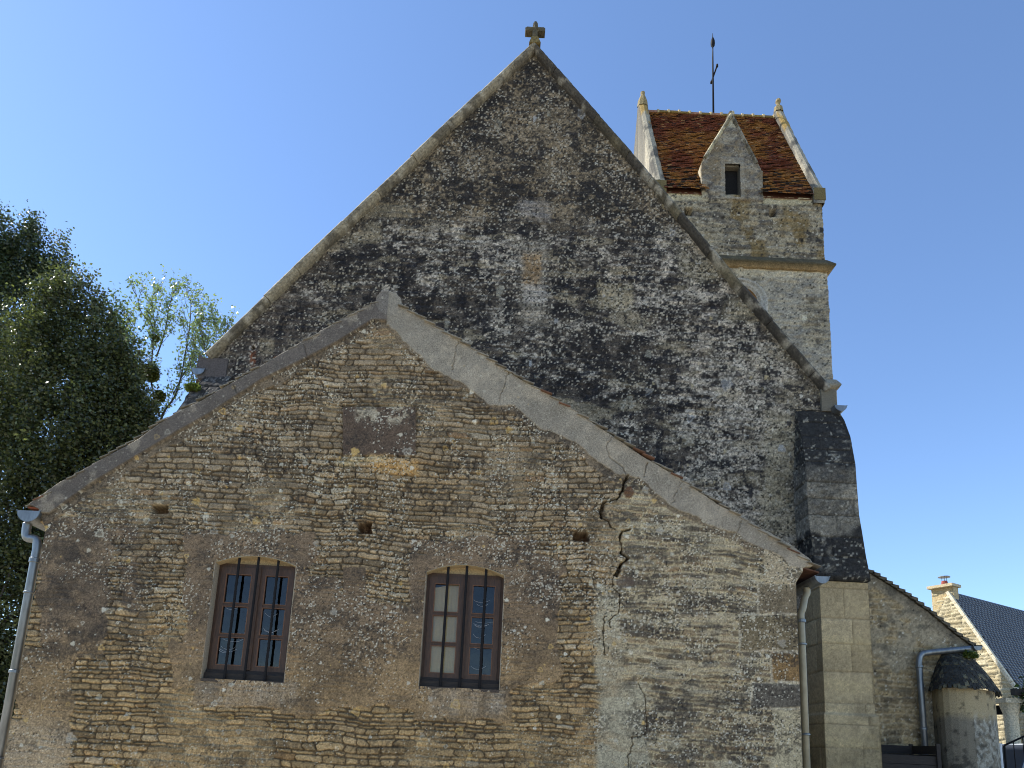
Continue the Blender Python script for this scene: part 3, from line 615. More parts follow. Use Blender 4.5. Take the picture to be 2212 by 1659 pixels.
# ================================================================== CHURCH
church = empty('church_nave', (0, YC, 0), 'tall church gable blackened and speckled with lichen, topped by a stone cross, behind the annex', 'church')
GL = [(438, 757), (613, 589), (950, 270), (1148, 87)]; GR = [(1155, 82), (1382, 338), (1600, 600), (1800, 832)]
YK = YC-0.10
g_top0 = line_fn(GL+[(1155, 80)]+GR[1:], YK)
gxl = X_at(438, 757, YC); gxr = X_at(1800, 832, YC)
def g_top(x): return g_top0(x)-0.16
g_lo = lambda z: np.interp(z, [P(440, 850, YC).z, P(437, 762, YC).z], [X_at(436, 850, YC), X_at(444, 762, YC)])
xrr = X_at(1806, 900, YC)
g_hi = lambda z: np.full_like(z, xrr)
def gable_field(X, Z):
    u, v = UV(X, np.full(X.shape, YC), Z)
    nu = u+(fbm(X*1.5, Z*1.5, 80, 3)-0.5)*60; nv = v+(fbm(X*1.5, Z*1.5, 81, 3)-0.5)*50
    h = (fbm(X*2, Z*2, 82, 4)-0.5)*0.06+(fbm(X*12, Z*14, 83, 4)-0.5)*0.035
    d, r1, r2, r3, r4 = courses(X, Z, 21, ch=(0.10, 0.17), sl=(0.2, 0.45), wob=0.02)
    st = ss(0.42, 0.6, fbm(X*0.8, Z*1.0, 84, 3)); h = h+(ss(0, .03, d-.006)-1)*0.012*st+(r1-.5)*.012*st
    C0 = None; upper = 1-ss(455, 515, nv-10*np.sin(nu*.01))
    # granular grey brown top
    g1 = fbm(X*22, Z*22, 85, 3)+(r2-.5)*.10
    up = mix(np.broadcast_to(rgb(50, 46, 41), X.shape+(3,)).copy(), rgb(118, 106, 86), ss(0.38, 0.64, g1*0.55+fbm(X*1.1, Z*1.3, 86, 4)*0.45))
    # black and white middle, growths drawn out sideways
    a = .5+(fbm(X*1.3, Z*2.4, 87, 4)-.5)*0.42+(fbm(X*6, Z*11, 88, 5)-.5)*0.50+(vn(X*26, Z*30, 187)-.5)*.16+(r2-.5)*.10
    fav = -.035+0.115*rect(nu, nv, 1430, 700, 1720, 1200, 70)+0.035*rect(nu, nv, 850, 500, 1150, 760, 60)+0.045*rect(nu, nv, 1380, 500, 1620, 640, 60)-0.07*rect(nu, nv, 1130, 740, 1450, 1150, 70)-.03*rect(nu, nv, 560, 700, 850, 900, 80)
    wmask = ss(0.47, 0.60, a+fav)
    lo_ = mix(np.broadcast_to(rgb(43, 40, 38), X.shape+(3,)).copy(), rgb(78, 72, 64), ss(0.4, 0.62, fbm(X*5, Z*5, 89, 4)))
    lo_ = mix(lo_, rgb(178, 170, 154), wmask*.88*(.35+.65*ss(.42, .62, fbm(X*20, Z*26, 188, 3))))
    lo_ = mix(lo_, rgb(150, 140, 116), ss(0.58, 0.68, fbm(X*1.2, Z*3.0, 90, 4))*0.45)
    C = mix(lo_, up, upper)
    left = 1-ss(560, 800, nu-(v-700)*.4); C = mix(C, rgb(84, 77, 70)*(np.ones(X.shape+(3,)))*(.55+.9*fbm(X*4, Z*4, 91, 5))[..., None], left*0.6*(1-upper))
    rt_ = ss(1590, 1760, nu-(v-700)*-0.1)*ss(600, 700, nv); C = mix(C, rgb(96, 90, 78)*(np.ones(X.shape+(3,)))*(.5+1.0*fbm(X*3, Z*3, 92, 5))[..., None], rt_*0.45)
    # black cushions
    C = mix(C, rgb(30, 30, 33), ss(0.66, 0.75, vn(X*5.5, Z*6.5, 93))*ss(.35, .5, g1)*0.85)
    # pale edge strips below the copings
    e = g_top(X)-Z; C = mix(C, rgb(132, 122, 102), (1-ss(0.0, 0.28+0.35*fbm(X*2, Z*2, 94), e))*0.55)
    # repairs
    C = mix(C, rgb(146, 136, 112)*(np.ones(X.shape+(3,)))*(.75+.5*fbm(X*9, Z*9, 95, 3))[..., None], rect(u+(fbm(X*6, Z*6, 96, 2)-.5)*14, v+(fbm(X*6, Z*6, 97, 2)-.5)*12, 1292, 612, 1366, 668, 5)*0.8)
    C = mix(C, rgb(150, 142, 126), rect(nu, v, 1118, 520, 1178, 705, 12)*0.45); C = mix(C, rgb(178, 172, 162), rect(nu*.3+u*.7, nv*.3+v*.7, 1132, 618, 1180, 652, 7)*0.5)
    m_ = rect(nu*.35+u*.65, nv*.35+v*.65, 1130, 545, 1166, 614, 7)*ss(.35, .65, fbm(X*4, Z*1.5, 98, 3)+.1); C = mix(C, rgb(134, 104, 60), m_*0.5)
    C = mix(C, rgb(166, 160, 152), rect(nu, nv, 1140, 425, 1190, 470, 10)*0.35)
    for a_ in ((790, 480, 825, 525), (700, 505, 735, 545), (560, 730, 592, 765), (745, 505, 790, 528), (760, 440, 890, 470)):
        C = mix(C, rgb(136, 126, 104), rect(u, v, *a_, soft=4)*0.55)
    for a_ in ((1560, 640, 1650, 690), (1480, 545, 1560, 600), (1650, 880, 1712, 1100), (1640, 1060, 1725, 1170)):
        C = mix(C, rgb(140, 132, 110)*(np.ones(X.shape+(3,)))*(.7+.6*fbm(X*7, Z*7, 99, 3))[..., None], rect(nu, nv, *a_, soft=14)*0.6)
    # weep pipe hole
    q = np.hypot(u-546, v-751); h = h-0.12*(1-ss(3.5, 5, q)); C = mix(C, rgb(190, 180, 165), ss(4.5, 5.5, q)*(1-ss(7, 9, q))*.8); C = mix(C, rgb(120, 70, 40), ss(0, 3, v-755)*(1-ss(775, 800, v))*(1-ss(3, 9, np.abs(u-546)))*.6)
    q = np.hypot(u-1118, v-312); 
    C = C*(.80+.40*r3)[..., None]; C = grain(C, X, 103, 1.15, dark=.12, white=.13, wcol=rgb(170,164,148), mask=.6+.8*ss(.4,.6,fbm(X*2,Z*2,104,3)))
    h = h+(np.random.RandomState(9).rand(*X.shape)-.5)*.012
    # rough horizontal scoring
    h = h+(fbm(X*2.5, Z*30, 102, 3)-0.5)*0.02*(1-upper)
    # thick crusty growth stands proud
    rng = np.random.RandomState(17)
    x0, x1, z0, z1 = X.min(), X.max(), Z.min(), Z.max()
    C = C*np.array((1.04, 1.0, .95))
    return h, C
def gable_field2(X, Z):
    h, C = gable_field(X, Z); rng = np.random.RandomState(17)
    x0, x1 = gxl-.25, xrr; z0, z1 = Z[0, 0], GZ1
    spots(C, X, Z, rng, 5200, 0.016, 0.055, [rgb(172, 166, 150), rgb(150, 144, 130), rgb(190, 182, 162), rgb(160, 146, 112)], x0, x1, z0, z1, ring=.45, alpha=.95, H=h, rise=.006, weight=lambda x, z: .15+.85*float(vn(np.array([x*.7]), np.array([z*.7]), 6)[0] > .48))
    spots(C, X, Z, rng, 1500, 0.025, 0.075, [rgb(34, 34, 38)], x0, x1, z0, z1, ring=0, alpha=.9, H=h, rise=.02, weight=lambda x, z: .7 if z < 11.5 else .3)
    spots(C, X, Z, rng, 90, 0.06, 0.14, [rgb(160, 160, 156), rgb(140, 136, 120)], x0, x1, z0, z1, ring=.6, alpha=.65, H=h, rise=.01)
    return h, C
GZ0 = P(1700, 1250, YC).z-0.4; GZ1 = float(g_top(np.array([X_at(1155, 90, YC)]))[0])+0.06
ext = MB(); CW = rgb(110, 104, 92)
xl_ = X_at(436, 850, YC); ext.add([(xl_, YC-.02, 0), (xrr, YC-.02, 0), (xrr, YC-.02, GZ0+.02), (xl_, YC-.02, GZ0+.02)], [(0, 1, 2, 3)], CW)
ye = YC+14.0
eL = P(438, 790, YC).z; eR = P(1806, 880, YC).z
ext.add([(xl_, YC+.1, 0), (xl_, ye, 0), (xl_, ye, eL), (xl_, YC+.1, eL)], [(0, 3, 2, 1)], CW)
ext.add([(xrr, YC+.1, 0), (xrr, ye, 0), (xrr, ye, eR), (xrr, YC+.1, eR)], [(0, 1, 2, 3)], CW)
relief_panel('gable_wall', M_GABLE, church, (0, YC, 0), (1, 0, 0), (0, -1, 0), min(gxl, xl_)-.05, xrr+.02, GZ0, GZ1, 0.0165, gable_field2, top=g_top, lo=g_lo, hi=g_hi, skirt=0.1, extra=ext)
relief_panel('gable_wall', M_GABLE, church, (0, YC, 0), (1, 0, 0), (0, -1, 0), XR-.3, xrr, 0, GZ0+.03, .03, lambda X, Z: (lambda h, C: (h*.6+.012, C))(*gable_field(X, Z)), skirt=.01)
# nave roof behind the gable, slightly below the copings
mb = MB(); ax = X_at(1155, 85, YC); az = float(g_top0(np.array([ax]))[0])
for x_e, z_e in ((gxl-.25, float(g_top0(np.array([gxl]))[0])-.45), (gxr+.25, float(g_top0(np.array([gxr]))[0])-.45)):
    mb.hexa([(x_e, YC+.45, z_e), (ax, YC+.45, az-.35), (ax, ye, az-.35), (x_e, ye, z_e), (x_e, YC+.45, z_e+.1), (ax, YC+.45, az-.25), (ax, ye, az-.25), (x_e, ye, z_e+.1)], rgb(92, 70, 56))
mb.build('nave_roof', M_TILE, church)
# copings: moulded slabs, cut in lengths with open joints
def coping(name, pts, Yf, parent, thick, proj, lens, mat, cfun, back=0.5, chamfer=0.09, seed=1):
    rng = random.Random(seed); q = [P(u, v, Yf) for u, v in pts]; q = [Vector((p.x, 0, p.z)) for p in q]
    segs = []; tot = sum((b-a).length for a, b in zip(q[:-1], q[1:]))
    def along(s):
        for a, b in zip(q[:-1], q[1:]):
            L = (b-a).length
            if s <= L+1e-6: return a.lerp(b, s/L), (b-a).normalized()
            s -= L
        return q[-1], (q[-1]-q[-2]).normalized()
    s = 0; mb = MB()
    while s < tot-0.05:
        L = min(rng.uniform(*lens), tot-s); n = max(2, int(L/.05)); jy = rng.uniform(-.012, .012); jn = rng.uniform(-.008, .008); cc = cfun(rng)
        rows = []
        for i in range(n+1):
            p, t = along(s+.006+(L-.012)*i/n); nn = Vector((-t.z, 0, t.x));
            if nn.z < 0: nn = -nn
            w1, w2 = rng.uniform(-.004, .004), rng.uniform(-.004, .004)
            prof = [(0, back), (jn+w1, chamfer*.9), (jn-chamfer*.75+w2, 0), (-thick*.62, 0), (-thick*.78, .03), (-thick+.02, .05), (-thick, .10), (-thick, back)]
            rows.append([(p+nn*a)+Vector((0, Yf-proj*0+jy+b+w2*.5, 0)) for a, b in prof])
        m = len(rows[0]); vs = [v_ for r_ in rows for v_ in r_]
        fs = [(i*m+j, i*m+(j+1) % m, (i+1)*m+(j+1) % m, (i+1)*m+j) for i in range(n) for j in range(m)]+[tuple(range(m-1, -1, -1)), tuple(n*m+j for j in range(m))]
        ax2 = np.array([(q_.x, q_.z) for q_ in vs]); nb = fbm(ax2[:, 0]*3+seed, ax2[:, 1]*3, 300, 4); nc = fbm(ax2[:, 0]*5, ax2[:, 1]*5, 310+seed, 3); C = np.array([cc*rng.uniform(.85, 1.15) for _ in vs]); C = mix(C, rgb(60, 56, 50), ss(.48, .6, nb)*.6); C = mix(C, rgb(178, 170, 150), ss(.58, .68, nc)*.5); mb.add(vs, fs, C); s += L
    return mb.build(name, mat, parent)
cpl = lambda r: rgb(140, 130, 108)*r.uniform(.85, 1.1)
def cpr(r): return (rgb(74, 69, 60) if r.random() < .7 else rgb(104, 96, 76))*r.uniform(.8, 1.15)
coping('coping', GL, YK-.08, church, .185, .1, (.8, 1.7), M_TOWER, cpl, seed=2)
coping('coping', GR, YK-.08, church, .16, .1, (.7, 1.5), M_TOWER, cpr, seed=3)
# apex cross
def prism_y(mb, pts, y0, y1, c):
    mb.prism([(x, y0, z) for x, z in pts], (0, y1-y0, 0), c)
a = P(1155, 92, YK-.08); s_ = (P(1176, 70, YK)-P(1133, 66, YK)).x/2
mb = MB(); cx, cz = a.x, P(1155, 68, YK).z; t = s_*.27
jc = rgb(82, 76, 60)
outl = [(-t*.95, -s_*1.25), (t*.95, -s_*1.25), (t*.9, -t*1.0), (s_*.62, -t*.95), (s_, -t*.9), (s_*1.0, t*.45), (s_*.85, t*.95), (t*1.0, t*.9), (t*.9, s_*.66), (t*.45, s_*.92), (-t*.3, s_*.95), (-t*.8, s_*.7), (-t*1.0, t*.85), (-s_*.8, t*.95), (-s_*1.0, t*.4), (-s_*.97, -t*.8), (-t*.95, -t*.85)]
# star-shaped outline -> fan around the centre, front and back
n = len(outl); vs = [(cx, YK-.10, cz)]+[(cx+x, YK-.06, cz+z) for x, z in outl]+[(cx, YK+.14, cz)]+[(cx+x, YK+.10, cz+z) for x, z in outl]
fs = [(0, i+1, (i+1) % n+1) for i in range(n)]+[(n+1, n+2+(i+1) % n, n+2+i) for i in range(n)]+[(i+1, n+2+i, n+2+(i+1) % n, (i+1) % n+1) for i in range(n)]
mb.add(vs, fs, jc); mb.prism([(cx-s_*.55, YK-.09, cz-s_*1.75), (cx+s_*.6, YK-.09, cz-s_*1.75), (cx+t*1.1, YK-.09, cz-s_*1.0), (cx-t*1.1, YK-.09, cz-s_*1.0)], (0, .3, 0), rgb(112, 98, 62))
mb.build('apex_cross', M_TOWER, church)
# left kneeler block, gutter ends
kb = MB(); p = P(438, 757, YK); kb.prism([(p.x+.02, YC-.06, p.z-.13), (p.x+.50, YC-.06, p.z-.13), (p.x+.50, YC-.06, p.z-.58), (p.x-.04, YC-.06, p.z-.58), (p.x-.10, YC-.06, p.z-.36), (p.x-.07, YC-.06, p.z-.05)][::-1], (0, .5, 0), rgb(84, 78, 74))
kb.build('kneeler', M_GABLE, church)
p = P(1803, 836, YK); kb = MB(); kb.prism([(p.x-.25, YC-.06, p.z-.02), (p.x+.05, YC-.06, p.z-.02), (p.x+.04, YC-.06, p.z-.5), (p.x-.25, YC-.06, p.z-.5)][::-1], (0, .5, 0), rgb(104, 98, 84)); kb.build('kneeler', M_GABLE, church)
g = P(436, 800, YC-.1); gutter(church, g.x-.08, g.z+.04, .13, YC-.10, ye)
g = P(1806, 882, YC-.1); gutter(church, g.x+.04, g.z+.01, .12, YC-.22, ye)

# buttresses
def ashlar(X, Z, seed, cols_, dark=0.0, bh=(.32, .42), bl=(.45, .8), rough=.02, streak=0.0):
    d, r1, r2, r3, r4 = courses(X, Z, seed, ch=bh, sl=bl, wob=.004)
    jd = .028 if dark else .012; h = (ss(0, .016, d-.004)-1)*jd+(r1-.5)*.016+(fbm(X*10, Z*10, seed+9, 4)-.5)*rough
    C = mix(np.broadcast_to(cols_[0], X.shape+(3,)).copy(), cols_[1], r2)*(.85+.3*fbm(X*3, Z*3, seed+10, 4))[..., None]
    C = mix(C, cols_[0]*.55, (1-ss(0, .014, d-.004))*.6)
    if dark:
        m = ss(.34, .58, fbm(X*9, Z*12, seed+11, 5)*.6+.4*fbm(X*1.2, Z*1.6, seed+12, 3)+.06); pb = .45+.55*(1-rect(X*0+1, Z+(fbm(X*3, Z*3, 320, 3)-.5)*.5+(r2-.5)*.3, -9, 5.9, 9, 7.0, .05)) if seed == 31 else 1.0; C = mix(C, rgb(38, 37, 36), np.clip(m*dark*1.0+.25, 0, 1)*dark*pb*.95)
        C = grain(C, X, seed, .9, white=.16, wcol=rgb(150, 146, 134), mask=ss(.4, .6, fbm(X*6, Z*6, seed+14, 3)))
    else:
        C = mix(C, rgb(84, 76, 60), ss(.5, .7, fbm(X*1.6, Z*.9, seed+15, 5))*.5); C = mix(C, rgb(60, 56, 48), ss(.74, .86, fbm(X*7, Z*5, seed+16, 4))*.15); C = mix(C, rgb(178, 160, 120), ss(.58, .75, fbm(X*1.1, Z*4, seed+17, 4))*.35); C = grain(C, X, seed, .45)
    return h, C*np.array((1.03, 1.0, .93))
def buttress(rings, yback, parent, cols_, name, seed, dark, ashl, label=None):
    """rings: (z, xl, xr, yfront) from the top down; each face is relief"""
    zs = np.array([r[0] for r in rings])[::-1]; xl = np.array([r[1] for r in rings])[::-1]; xr = np.array([r[2] for r in rings])[::-1]; yf = np.array([r[3] for r in rings])[::-1]
    z0, z1 = zs[0], zs[-1]; st = .02; V = []; Q = []; C = []; n0 = 0
    for face in ('front', 'left', 'right'):
        nz = int((z1-z0)/st)+2; wd = {'front': (xr-xl).max(), 'left': (yback-yf).max(), 'right': (yback-yf).max()}[face]; nn = max(int(wd/st), 3)+1
        T, Z = np.meshgrid(np.linspace(0, 1, nn), np.linspace(z0, z1, nz))
        L = np.interp(Z, zs, xl); Rr = np.interp(Z, zs, xr); Yf = np.interp(Z, zs, yf)
        off = {'front': 0, 'left': 7.3, 'right': 13.1}[face]
        h, c = ashlar(T*wd+off, Z, seed, cols_, dark, **ashl); e = ss(0, .04, T)*ss(0, .04, 1-T); h = h*e-.004
        if face == 'front': X = L+(Rr-L)*T; Y = Yf-h
        elif face == 'left': X = L-h; Y = yback+(Yf-yback)*T
        else: X = Rr+h; Y = Yf+(yback-Yf)*T
        ids = np.arange(nn*nz).reshape(nz, nn)+n0
        Q.append(np.stack([ids[:-1, :-1].ravel(), ids[:-1, 1:].ravel(), ids[1:, 1:].ravel(), ids[1:, :-1].ravel()], 1))
        V.append(np.stack([X, Y, Z], -1).reshape(-1, 3)); C.append(c.reshape(-1, 3)); n0 += nn*nz
    top = np.array([(xl[-1], yf[-1], z1), (xr[-1], yf[-1], z1), (xr[-1], yback, z1), (xl[-1], yback, z1)]); Q.append(np.array([[0, 1, 2, 3]])+n0); V.append(top); C.append(np.full((4, 3), .1))
    o = quadmesh(name, np.concatenate(V), np.concatenate(Q), np.concatenate(C), M_GABLE if dark else M_STONE, parent)
    if label: o['label'] = label
    return o
YB = YC-.68
def rg(v, ul, ur, y): a, b = P(ul, v, y), P(ur, v, y); return ((a.z+b.z)/2, a.x, b.x, y)
up = [rg(886, 1716, 1812, YC-.03), rg(905, 1722, 1824, YC-.12), rg(940, 1730, 1837, YC-.30), rg(1000, 1740, 1848, YC-.56), rg(1030, 1742, 1850, YC-.60), rg(1110, 1746, 1856, YC-.60), rg(1150, 1751, 1863, YC-.62), rg(1200, 1757, 1871, YC-.68), rg(1243, 1762, 1880, YC-.76), rg(1252, 1763, 1881, YC-.76), rg(1256, 1768, 1874, YB)]
buttress(up, YC+.1, church, (rgb(96, 92, 84), rgb(142, 136, 122)), 'buttress', 31, 1.0, dict(bh=(.30, .42), bl=(.4, .9), rough=.05), 'upper half of the right buttress, black with lichen')
t0 = rg(1257, 1770, 1875, YB); b0 = rg(1545, 1777, 1891, YB)
lowr = [t0, (b0[0]+.03, t0[1], t0[2], YB), (b0[0], t0[1]-.04, t0[2]+.04, YB-.05), (0.0, t0[1]-.04, t0[2]+.04, YB-.05)]
buttress(lowr, YC+.1, church, (rgb(146, 130, 100), rgb(170, 154, 122)), 'buttress', 33, 0, dict(bh=(.36, .55), bl=(.5, .95), rough=.012), 'lower half of the right buttress, clean pale ashlar')
ub = [rg(813, 470, 560, YC-.03), rg(860, 400, 560, YC-.45), rg(868, 398, 560, YC-.47), rg(905, 372, 560, YC-.60), rg(940, 350, 560, YC-.62)]
ub[0] = (ub[0][0], P(446, 813, YC).x, P(500, 813, YC).x, YC-.03); xr_ = P(500, 813, YC).x; ub = [(a, b, xr_, d) for a, b, c, d in ub]; ub.append((0.0, ub[-1][1], xr_, YC-.62))
buttress(ub, YC+.1, church, (rgb(96, 92, 90), rgb(132, 130, 128)), 'buttress', 35, .9, dict(bh=(.28, .36), bl=(.5, .9), rough=.04), 'left buttress seen behind the annex verge')

# ================================================================== TOWER
tower = empty('bell_tower', (0, YT, 0), 'square church tower with a russet tiled saddleback roof, rising right of the nave gable', 'tower')
TXL = X_at(1412, 420, YT); TXR = X_at(1778, 420, YT); tE = P(1600, 420, YT).z; tS = P(1690, 573, YT).z
TXR = X_at(1781, 500, YT); TXR2 = X_at(1797, 740, YT); TXL2 = TXL-(TXR2-TXR)
YR = YT*1.135; YB2 = YT+2*(YR-YT)
rdz = P(1560, 251, YR).z
tl1 = P(1700, 828, YT).z; TXR3 = X_at(1812, 880, YT)
def tower_field(lower):
    g0 = _tower_field(lower)
    def f(X, Z):
        h, C = g0(X, Z); return h, C*np.array((1.03, 1.0, .93))
    return f
def _tower_field(lower):
    def f(X, Z):
        u, v = UV(X, np.full(X.shape, YT), Z)
        d, r1, r2, r3, r4 = courses(X, Z, 51 if lower else 52, ch=(.14, .26), sl=(.25, .6), wob=.03)
        soft = ss(.45, .6, fbm(X*.6, Z*.6, 53, 3)); h = (ss(0, .04, d-.008)-1)*.03*(1-.6*soft)+(r1-.5)*.04+(fbm(X*5, Z*7, 54, 4)-.5)*.09
        g = fbm(X*5, Z*7, 55, 5)*.75+.25*vn(X*22, Z*26, 155); C = mix(np.broadcast_to(rgb(92, 86, 76), X.shape+(3,)).copy(), rgb(150, 140, 118), ss(.34, .66, g*.75+r2*.25))
        if lower: C = mix(C, rgb(168, 162, 148), ss(.35, .6, fbm(X*.9, Z*.9, 56, 3))*.45); C = mix(C, rgb(196, 184, 156), rect(u, v, 1590, 574, 1810, 600, 9)*.55)
        else:
            C = mix(C, rgb(112, 92, 50), .8*ss(.47, .62, fbm(X*1.3, Z*.9, 57, 4)+.10*rect(u, v, 1580, 440, 1640, 570, 20)+.07*rect(u, v, 1680, 430, 1740, 520, 30)+.1*rect(u, v, 1765, 410, 1800, 600, 8)-.06)*.8)
            C = mix(C, rgb(182, 174, 146), np.maximum(rect(u, v, 1440, 416, 1530, 432, 3), rect(u, v, 1648, 421, 1766, 442, 3))*.75)
            C = mix(C, rgb(30, 30, 32), ss(.62, .72, fbm(X*4, Z*5, 58, 4)+.10*rect(u, v, 1715, 490, 1775, 560, 15)-.04)*.8)
            q = np.maximum(rect(u, v, 1480, 450, 1496, 464, 1.5), rect(u, v, 1663, 452, 1677, 467, 1.5)); h = h-.3*q
        C = grain(C, X, 59, .7, dark=.05, white=.07, wcol=rgb(180, 174, 158))
        if lower: q = rect(u, v, 1732, 680, 1743, 692, 1); C = mix(C, rgb(196, 190, 168), q*.8)
        return h, C
    return f
TB = rgb(120, 114, 100)
def sides(xl, xr, z0, z1):
    e = MB(); e.add([(xl, YT+.15, z0), (xl, YB2, z0), (xl, YB2, z1), (xl, YT+.15, z1)], [(0, 3, 2, 1)], TB*.85)
    e.add([(xr, YT+.15, z0), (xr, YB2, z0), (xr, YB2, z1), (xr, YT+.15, z1)], [(0, 1, 2, 3)], TB)
    e.add([(xl, YB2, z0), (xr, YB2, z0), (xr, YB2, z1), (xl, YB2, z1)], [(0, 3, 2, 1)], TB)
    e.add([(xl, YT+.1, z1), (xr, YT+.1, z1), (xr, YB2, z1), (xl, YB2, z1)], [(0, 1, 2, 3)], TB); return e
relief_panel('upper_wall', M_TOWER, tower, (0, YT, 0), (1, 0, 0), (0, -1, 0), TXL, TXR, tS, tE, .034, tower_field(False), skirt=.15, extra=sides(TXL, TXR, tS, tE))
# lower stage with a round-headed belfry opening partly behind the nave coping
oc = P(1604, 690, YT); orad = P(1652, 690, YT).x-oc.x; ocz = P(1604, 650, YT).z
def t_hole(X, Z): return (np.hypot(X-oc.x, np.maximum(Z-ocz, 0)) < orad*.70) & (Z > ocz-2.2)
def low_field(X, Z):
    h, C = tower_field(True)(X, Z); q = np.hypot(X-oc.x, np.maximum(Z-ocz, 0))/orad
    for k, (a, b) in enumerate(((.70, .86), (.87, 1.03), (1.04, 1.16))):
        m = ss(a-.01, a+.01, q)*(1-ss(b-.01, b+.01, q))*(Z > ocz-2.2); h = h*(1-m)+(-.12+.07*k)*m; C = mix(C, rgb(176, 170, 156), m*.6)
    return h, C
relief_panel('lower_wall', M_TOWER, tower, (0, YT, 0), (1, 0, 0), (0, -1, 0), TXL2, TXR2, tl1, tS, .034, low_field, hole=t_hole, skirt=.15, extra=sides(TXL2, TXR2, tl1, tS-.01))
mb = MB(); mb.box((oc.x-orad*.95, YT+.5, ocz-2.4), (oc.x+orad*.95, YT+.6, ocz+orad), rgb(150, 108, 66)); mb.build('louvre', M_TOWER, tower)
n = 20; rv = MB(); A = np.linspace(0, math.pi, n)
rr = orad*.71; vs = [(oc.x+rr*math.cos(a), y, ocz+rr*math.sin(a)) for y in (YT+.02, YT+.55) for a in A]; rv.add(vs, [(i, i+1, n+i+1, n+i) for i in range(n-1)], rgb(166, 132, 88)); 
for sx in (-1, 1): rv.add([(oc.x+sx*rr, YT+.02, ocz-2.3), (oc.x+sx*rr, YT+.55, ocz-2.3), (oc.x+sx*rr, YT+.55, ocz), (oc.x+sx*rr, YT+.02, ocz)], [(0, 1, 2, 3)], rgb(150, 130, 100))
rv.build('belfry_reveal', M_TOWER, tower)
relief_panel('base_wall', M_TOWER, tower, (0, YT, 0), (1, 0, 0), (0, -1, 0), TXL2, TXR3, 0, tl1, .06, tower_field(True), skirt=.1, extra=sides(TXL2, TXR3, 0, tl1-.01))
# string course with sloping top, and the small offset lower down
def string(zc, xr, hh, pr, c, cu):
    mb = MB(); prof = [(pr*.0, hh*.62), (-pr, 0.0), (-pr, -hh*.12), (-pr*.35, -hh*.45), (0, -hh*.5)]
    xs = np.linspace(TXL2-pr, xr+pr, 60); rng = random.Random(4); rows = []
    pts = []
    for x in xs: pts.append([(min(x, xr), YT+dy*(1), zc+dz+rng.uniform(-.008, .008)) for dy, dz in prof])
    # mitre at the right corner
    rows = [[(x, YT+dy, zc+dz+rng.uniform(-.01, .01)) for dy, dz in prof] for x in np.linspace(TXL2, xr, 50)]
    rows.append([(xr-dy, YT+dy, zc+dz) for dy, dz in prof]); rows += [[(xr-dy, y, zc+dz) for dy, dz in prof] for y in np.linspace(YT+.3, YB2, 12)]
    m = len(prof); vs = [p for r_ in rows for p in r_]; fs = [(i*m+j, i*m+j+1, (i+1)*m+j+1, (i+1)*m+j) for i in range(len(rows)-1) for j in range(m-1)]
    C = np.array([(c if j < 3 else cu)*rng.uniform(.8, 1.2) for r_ in rows for j in range(m)]); mb.add(vs, fs, C); return mb.build('string_course', M_TOWER, tower)
string(tS+.02, TXR2-.02, .46, .22, rgb(82, 74, 54), rgb(140, 118, 82)); string(tl1+.02, TXR3-.04, .35, .12, rgb(128, 122, 106), rgb(140, 124, 96))
# roof: every plain tile laid on the slope
slope = math.hypot(YR-YT, rdz-tE); ny, nz_ = (YR-YT)/slope, (rdz-tE)/slope
DPX = (P(1520, 400, YT-.1).x, P(1581, 240, YT-.1), P(1643, 400, YT-.1).x)
def dorm_skip(x, s):
    z = tE+s*(rdz-tE)/slope; m = DPX[1]; hw = (DPX[2]-DPX[0])/2-.05; f = min(1, (m.z-.1-z)/((m.z-tE)*.62)); return f > 0 and abs(x-m.x) < hw*f
def tiled_slope(name, parent, xl, xr, y0, z0, y1, z1, tw, expo, seed, colfun, mat, side=-1, skip=None):
    L = math.hypot(y1-y0, z1-z0); dy, dz = (y1-y0)/L, (z1-z0)/L; ny_, nz2 = (-dz, dy) if side < 0 else (dz, -dy)
    if nz2 < 0: ny_, nz2 = -ny_, -nz2
    rng = np.random.RandomState(seed); rows = int(L/expo); V = []; C = []; k = 0
    for r_ in range(rows):
        off = rng.uniform(0, tw); n = int((xr-xl)/tw)+2; sag = .02*np.sin(r_*.5)
        for i in range(n):
            x0 = max(xl, xl-off+i*tw+.004); x1 = min(xr, xl-off+(i+1)*tw-.004)
            if x1-x0 < .03 or (skip and skip((x0+x1)/2, r_*expo)): continue
            s0 = r_*expo-.01+rng.uniform(-.006, .006)+.012*math.sin(x0*3+r_); s1 = s0+expo*1.35; lift = .058+rng.uniform(-.006, .018); t = .024; tilt = rng.uniform(-.006, .006)
            def pt(x, s, h): return (x, y0+dy*s+ny_*h, z0+dz*s+nz2*h)
            V += [pt(x0, s0, lift-t+tilt), pt(x1, s0, lift-t-tilt), pt(x1, s1, -.006), pt(x0, s1, -.006), pt(x0, s0, lift+tilt), pt(x1, s0, lift-tilt), pt(x1, s1, .010), pt(x0, s1, .010)]
            c = colfun(rng, (x0-xl)/(xr-xl), r_/rows); C += [c]*8; k += 1
    V = np.array(V); C = np.array(C); b = np.arange(k)[:, None, None]*8; Q = (b+np.array([(0, 3, 2, 1), (4, 5, 6, 7), (0, 1, 5, 4), (1, 2, 6, 5), (2, 3, 7, 6), (3, 0, 4, 7)])[None]).reshape(-1, 4)
    return quadmesh(name, V, Q, C, mat, parent)
